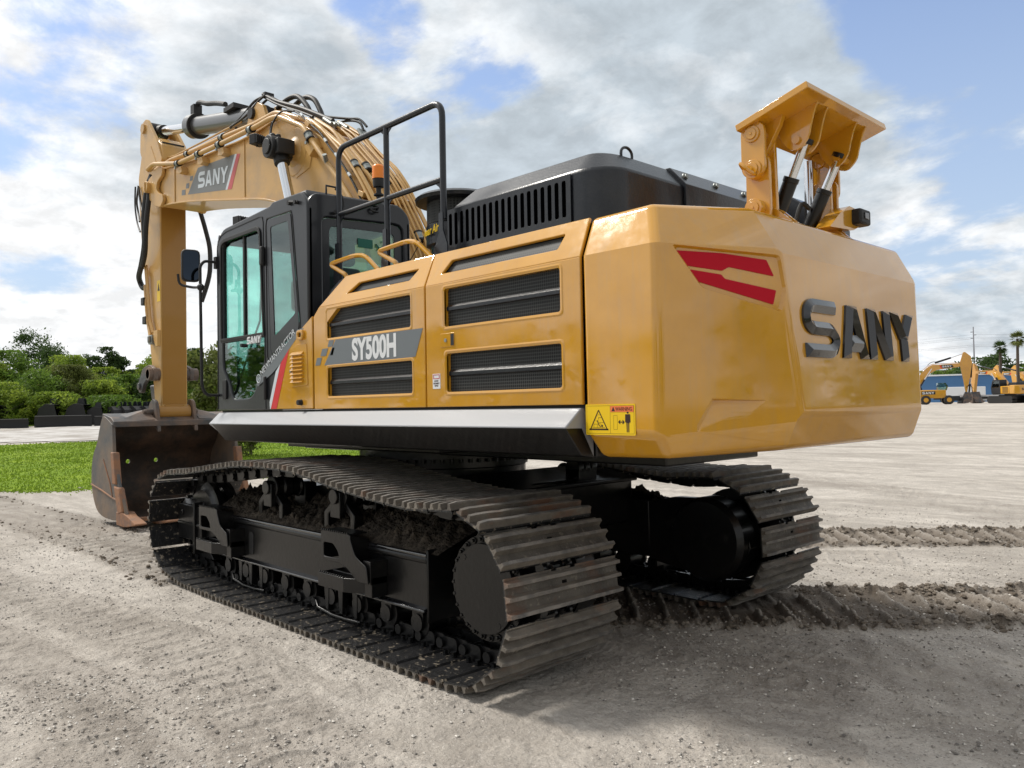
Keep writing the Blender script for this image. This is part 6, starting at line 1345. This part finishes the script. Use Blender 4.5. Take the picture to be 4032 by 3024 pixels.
small_ex('yellow excavator showing its branded rear, nearest of the right-hand row', -75.0, 118, -38, .98, .72)
small_ex('second excavator in the right-hand row, only its boom above the first', -76.2, 130, -36, .98, .74)
small_ex('third excavator in the right-hand row, boom cut by the photo edge', -77.1, 134, -36, .98, .74)
# wheeled machine
x, y = polar(-71.0, 112); wl_ = thing('wheel_loader', 'yellow wheeled machine with large tyres beside the grey-tan counterweight edge', 'wheel loader', (0, 0, 0))
def B(n_, m_, mt_, par=None, **k): return obj(n_, m_, mt_, par if par is not None else wl_, **k)
bdy = B('body', M().box(-2.2, 1.2, -.7, .7, .9, 2.1), YEL, bevel=.08)
for s in (1, -1):
    B('name_panel', M().box(-2.0, -.2, .705*s, .712*s, 1.45, 1.9) if s > 0 else M().box(-2.0, -.2, -.712, -.705, 1.45, 1.9), BLKM, bdy)
    B('logo', wordmark([(0, .36), (.4, .36), (.8, .36), (1.2, .36)], .34, frame((-.3 if s > 0 else -1.9, .714*s, 1.5), (-s, 0, 0), (0, 0, 1)), w=.24, depth=.005), WHT, bdy)
    for xx in (-1.5, 1.5):
        w_ = B('wheel', M().lathe((xx, .6*s, .65), (xx, 1.1*s, .65), [(0, .5), (.05, .65), (.45, .65), (.5, .5)], 28), RUB); B('rim', M().cyl((xx, 1.08*s, .65), (xx, 1.11*s, .65), .32, n=20), YEL, w_)
B('cab', M().prism([(.2, 2.0), (1.3, 2.0), (1.5, 2.6), (1.2, 3.1), (.2, 3.1)], -.6, .6, 'y'), GLSD); B('frame', M().box(1.2, 3.0, -.5, .5, .5, 1.2), DARK); B('blade', M().prism([(3.0, .1), (3.15, .1), (3.3, .8), (3.1, 1.0)], -1.3, 1.3, 'y'), BLK)
wl_.location = (x, y, gz(x, y)); wl_.rotation_euler = (0, 0, R(-150)); wl_.scale = (.85,)*3
# shed, container, fence, pole with wires
x, y = polar(-72.3, 165); sh = thing('shed', 'long blue metal shed with white roof trim', 'shed', (0, 0, 0)); BLUE = mat('blue_cladding', (.06, .17, .36), .5, bump=.3, bscale=2)
o = obj('wall', M().box(-12, 12, -5, 5, 0, 4.7), BLUE, sh)
rb = M()
for i in range(48): rb.box(-12+i*.5, -12+i*.5+.06, -5.06, -5.0, 0, 4.6)
obj('wall_rib', rb, BLUE, o); obj('roof', M().prism([(-5.4, 4.7), (5.4, 4.7), (5.4, 4.95), (-5.4, 4.95)], -12.3, 12.3, 'x'), WHT, sh); obj('corner_trim', M().box(-12.1, -11.8, -5.15, -4.9, 0, 4.7), WHT, sh)
obj('wall_fan', M().cyl((-9.6, -5.1, 2.4), (-9.6, -5.0, 2.4), .5, n=16), BLKM, sh)
sh.location = (x, y, gz(x, y)-.1); sh.rotation_euler = (0, 0, R(12))
x, y = polar(-72.4, 150); tr2 = thing('trailer', 'plain white box trailer in front of the blue shed', 'trailer', (0, 0, 0)); obj('box', M().box(-3.4, 3.4, -1.2, 1.2, .9, 2.5), WHT, tr2, bevel=.05); obj('chassis', M().box(-4, 4, -.8, .8, .5, .9), BLKM, tr2)
for xx in (-3, -2, 2.6):
    obj('wheel', M().cyl((xx, -1.1, .45), (xx, -.8, .45), .45), RUB, tr2); obj('wheel', M().cyl((xx, .8, .45), (xx, 1.1, .45), .45), RUB, tr2)
tr2.location = (x, y, gz(x, y)); tr2.rotation_euler = (0, 0, R(16))
x, y = polar(-73.9, 124); fe = thing('fence', 'white two-rail fence between the parked excavators', 'fence', (0, 0, 0)); fm_ = M()
for i in range(4): obj('post', M().box(-2.6+i*2.0-.14, -2.6+i*2.0+.14, -.1, .1, 0, 1.5 if i in (0, 2) else 1.2), WHT, fe)
for z in (1.0, .45): obj('rail', M().box(-2.6, 3.4, -.06, .06, z-.11, z+.11), WHT, fe)
fe.location = (x, y, gz(x, y)); fe.rotation_euler = (0, 0, R(14)); x1, y1 = polar(-74.3, 122)
x, y = polar(-73.15, 180); po = thing('power_pole', 'tall slender power pole carrying wires', 'power pole', (0, 0, 0)); obj('pole', M().tube([(0, 0, 0), (0, 0, 14.4)], .2, 10, rr=[.2, .10]), mat('pole_steel', (.30, .30, .34), .6), po)
for z, s in ((13.4, 1), (12.8, -1), (12.2, 1)): obj('insulator', M().box(min(0, .5*s), max(0, .5*s), -.05, .05, z-.05, z+.05), BLKM, po)
po.location = (x, y, gz(x, y)); po.rotation_euler = (0, 0, R(16))
wm_ = []
for k, z in enumerate((13.4, 12.9, 12.6, 11.4, 11.1)):
    p0 = Vector(po.location) + Vector((0, 0, z-.5)); dv = Vector((math.cos(R(18+k*1.5)), math.sin(R(18+k*1.5)), 0)); pts = []
    for i in range(-14, 15): 
        u_ = i/14; pts.append(p0 + dv*(-70*u_) + Vector((0, 0, -2.2*(1-(1-abs(u_))**2)*1.0 if True else 0)))
    o = obj('power_line', M().tube(pts, .012, 5), BLKM); tag(o, ['topmost', 'second', 'third', 'fourth', 'lowest'][k] + ' thin wire strung from the power pole', 'wire', 'wires on the power pole')

# ------------------------------------------------------------------ far wood (reads as one mass; it also mirrors in the paint)
V = []
rn = np.random.RandomState(9)
for i in range(90):
    b_ = rn.uniform(4, 262); d_ = rn.uniform(70, 105); x, y = polar(b_, d_); v = crown(600+i, rn.uniform(6, 11), rn.uniform(9, 13), 700, .42, .02); v = v + np.array([x, y, gz(x, y)]); V.append(v)
v = np.concatenate(V); me = bpy.data.meshes.new('far_wood'); me.from_pydata(v.tolist(), [], np.arange(len(v)).reshape(-1, 4).tolist()); me.update()
fw = obj('far_wood', me, LG[1]); tag(fw, 'distant wood round the yard, mirrored in the paint', 'wood', kind='stuff')

# ================================================================== SKY, SUN, CAMERA
SUN_AZ, SUN_EL = R(20), R(50)
w = bpy.data.worlds.new('World'); sc.world = w; w.use_nodes = True; g = NT(w); g.N.clear(); out = g.n('ShaderNodeOutputWorld'); bg = g.n('ShaderNodeBackground'); bg.inputs[1].default_value = .1
sk = g.n('ShaderNodeTexSky', sky_type='NISHITA'); sk.sun_disc = False; sk.sun_elevation = SUN_EL; sk.sun_rotation = math.pi/2 - SUN_AZ; sk.air_density = 1.2; sk.dust_density = 1.5; sk.ozone_density = 1.5
D = g.n('ShaderNodeTexCoord').outputs['Generated']; sp_ = g.n('ShaderNodeSeparateXYZ'); g.L.new(D, sp_.inputs[0]); zc = g.math('MAXIMUM', sp_.outputs[2], 0.0); dn = g.math('ADD', zc, .30)
cx_ = g.math('DIVIDE', sp_.outputs[0], dn); cy_ = g.math('DIVIDE', sp_.outputs[1], dn); cv = g.n('ShaderNodeCombineXYZ'); g.L.new(cx_, cv.inputs[0]); g.L.new(cy_, cv.inputs[1]); cv = cv.outputs[0]
def lobe(d, c0, c1):
    v = g.n('ShaderNodeVectorMath', operation='DOT_PRODUCT'); g.L.new(D, v.inputs[0]); v.inputs[1].default_value = Vector(d).normalized(); return g.rng(v.outputs['Value'], math.cos(R(c0)), math.cos(R(c1)), 0, 1, True)
n1 = g.noise(g.mapv(cv, loc=(1.7, .6, 0)), 1.7, 9, .58, .25); n2 = g.noise(g.mapv(cv, loc=(7.1, 3.3, 1)), 4.0, 8, .6, .1); n3 = g.noise(g.mapv(cv, loc=(2, 9, 4)), .95, 4, .5)
dens = g.math('ADD', n1, g.math('MULTIPLY', n2, .35))
holes = None
for d, c0, c1, a in HOLES:
    q = g.math('MULTIPLY', lobe(d, c0, c1), a); holes = q if holes is None else g.math('ADD', holes, q)
dens = g.math('SUBTRACT', dens, holes); cover = g.rng(dens, .44, .57, 0, 1, True)
n1b = g.noise(g.mapv(cv, loc=(1.7+.07, .6-.02, 0)), 1.7, 9, .58, .25); n2b = g.noise(g.mapv(cv, loc=(7.1+.03, 3.3-.01, 1)), 4.0, 8, .6, .1)
relief = g.math('SUBTRACT', dens, g.math('ADD', g.math('SUBTRACT', g.math('ADD', n1b, g.math('MULTIPLY', n2b, .35)), holes), 0.0)); relief = g.rng(relief, -.07, .07, -.32, .32)
thick = g.rng(g.math('ADD', n3, g.math('MULTIPLY', n1, .5)), .60, .92, 0, 1, True)
edge = g.rng(dens, .58, .80, 1, 0)
bright = lobe((.96, .10, .25), 62, 5); grey = lobe((.55, -.72, .45), 50, 6)
shade = g.math('MULTIPLY', g.math('ADD', g.math('MULTIPLY', thick, .8), g.math('MULTIPLY', grey, .55)), 1.0); shade = g.math('SUBTRACT', shade, g.math('MULTIPLY', edge, .35)); shade = g.math('SUBTRACT', shade, g.math('MULTIPLY', bright, .25)); shade = g.math('SUBTRACT', shade, relief)
sh_ = g.rng(shade, 0, 1)
cl = g.mix(sh_, (10.2, 10.3, 10.4), (5.6, 6.3, 6.9))
puff = g.rng(g.noise(g.mapv(cv, loc=(3, 1, 2)), 8, 8, .62, .2), .38, .62, -.12, .12); mu = g.n('ShaderNodeMix', data_type='RGBA', blend_type='MULTIPLY'); 
back = lobe((-.95, .25, .1), 120, 10)
bl_ = g.n('ShaderNodeVectorMath', operation='SCALE'); g.L.new(cl, bl_.inputs[0]); g.L.new(g.math('MULTIPLY', g.math('ADD', puff, 1.0), g.math('MULTIPLY_ADD', back, -.30, 1.0)), bl_.inputs['Scale'])
skb = g.n('ShaderNodeVectorMath', operation='MULTIPLY'); g.L.new(sk.outputs[0], skb.inputs[0]); skb.inputs[1].default_value = SKYMUL
hz_ = g.rng(sp_.outputs[2], .0, .45, .95, .30); skyc = g.mix(hz_, skb.outputs[0], (6.0, 7.3, 8.8))
fin = g.mix(cover, skyc, bl_.outputs[0]); g.L.new(fin, bg.inputs[0]); g.L.new(bg.outputs[0], out.inputs[0])
sun = bpy.data.lights.new('sun', 'SUN'); sun.energy = 3.5; sun.angle = R(13); sun.color = (1, .95, .87); so = bpy.data.objects.new('sun', sun); COL.objects.link(so)
sd = Vector((math.cos(SUN_AZ)*math.cos(SUN_EL), math.sin(SUN_AZ)*math.cos(SUN_EL), math.sin(SUN_EL))); so.rotation_euler = sd.to_track_quat('Z', 'Y').to_euler()
cam = bpy.data.cameras.new('camera'); co = bpy.data.objects.new('camera', cam); COL.objects.link(co); sc.camera = co
cam.sensor_width = 36; cam.lens = LENS; cam.clip_start = .05; cam.clip_end = 20000
rx, ry_, rz_ = [Vector(a) for a in CAMR]
co.matrix_world = Matrix(((rx.x, ry_.x, -rz_.x, CX), (rx.y, ry_.y, -rz_.y, CY), (rx.z, ry_.z, -rz_.z, CZ), (0, 0, 0, 1)))
sc.view_settings.view_transform = 'Standard'; sc.view_settings.look = 'None'; sc.view_settings.exposure = 0
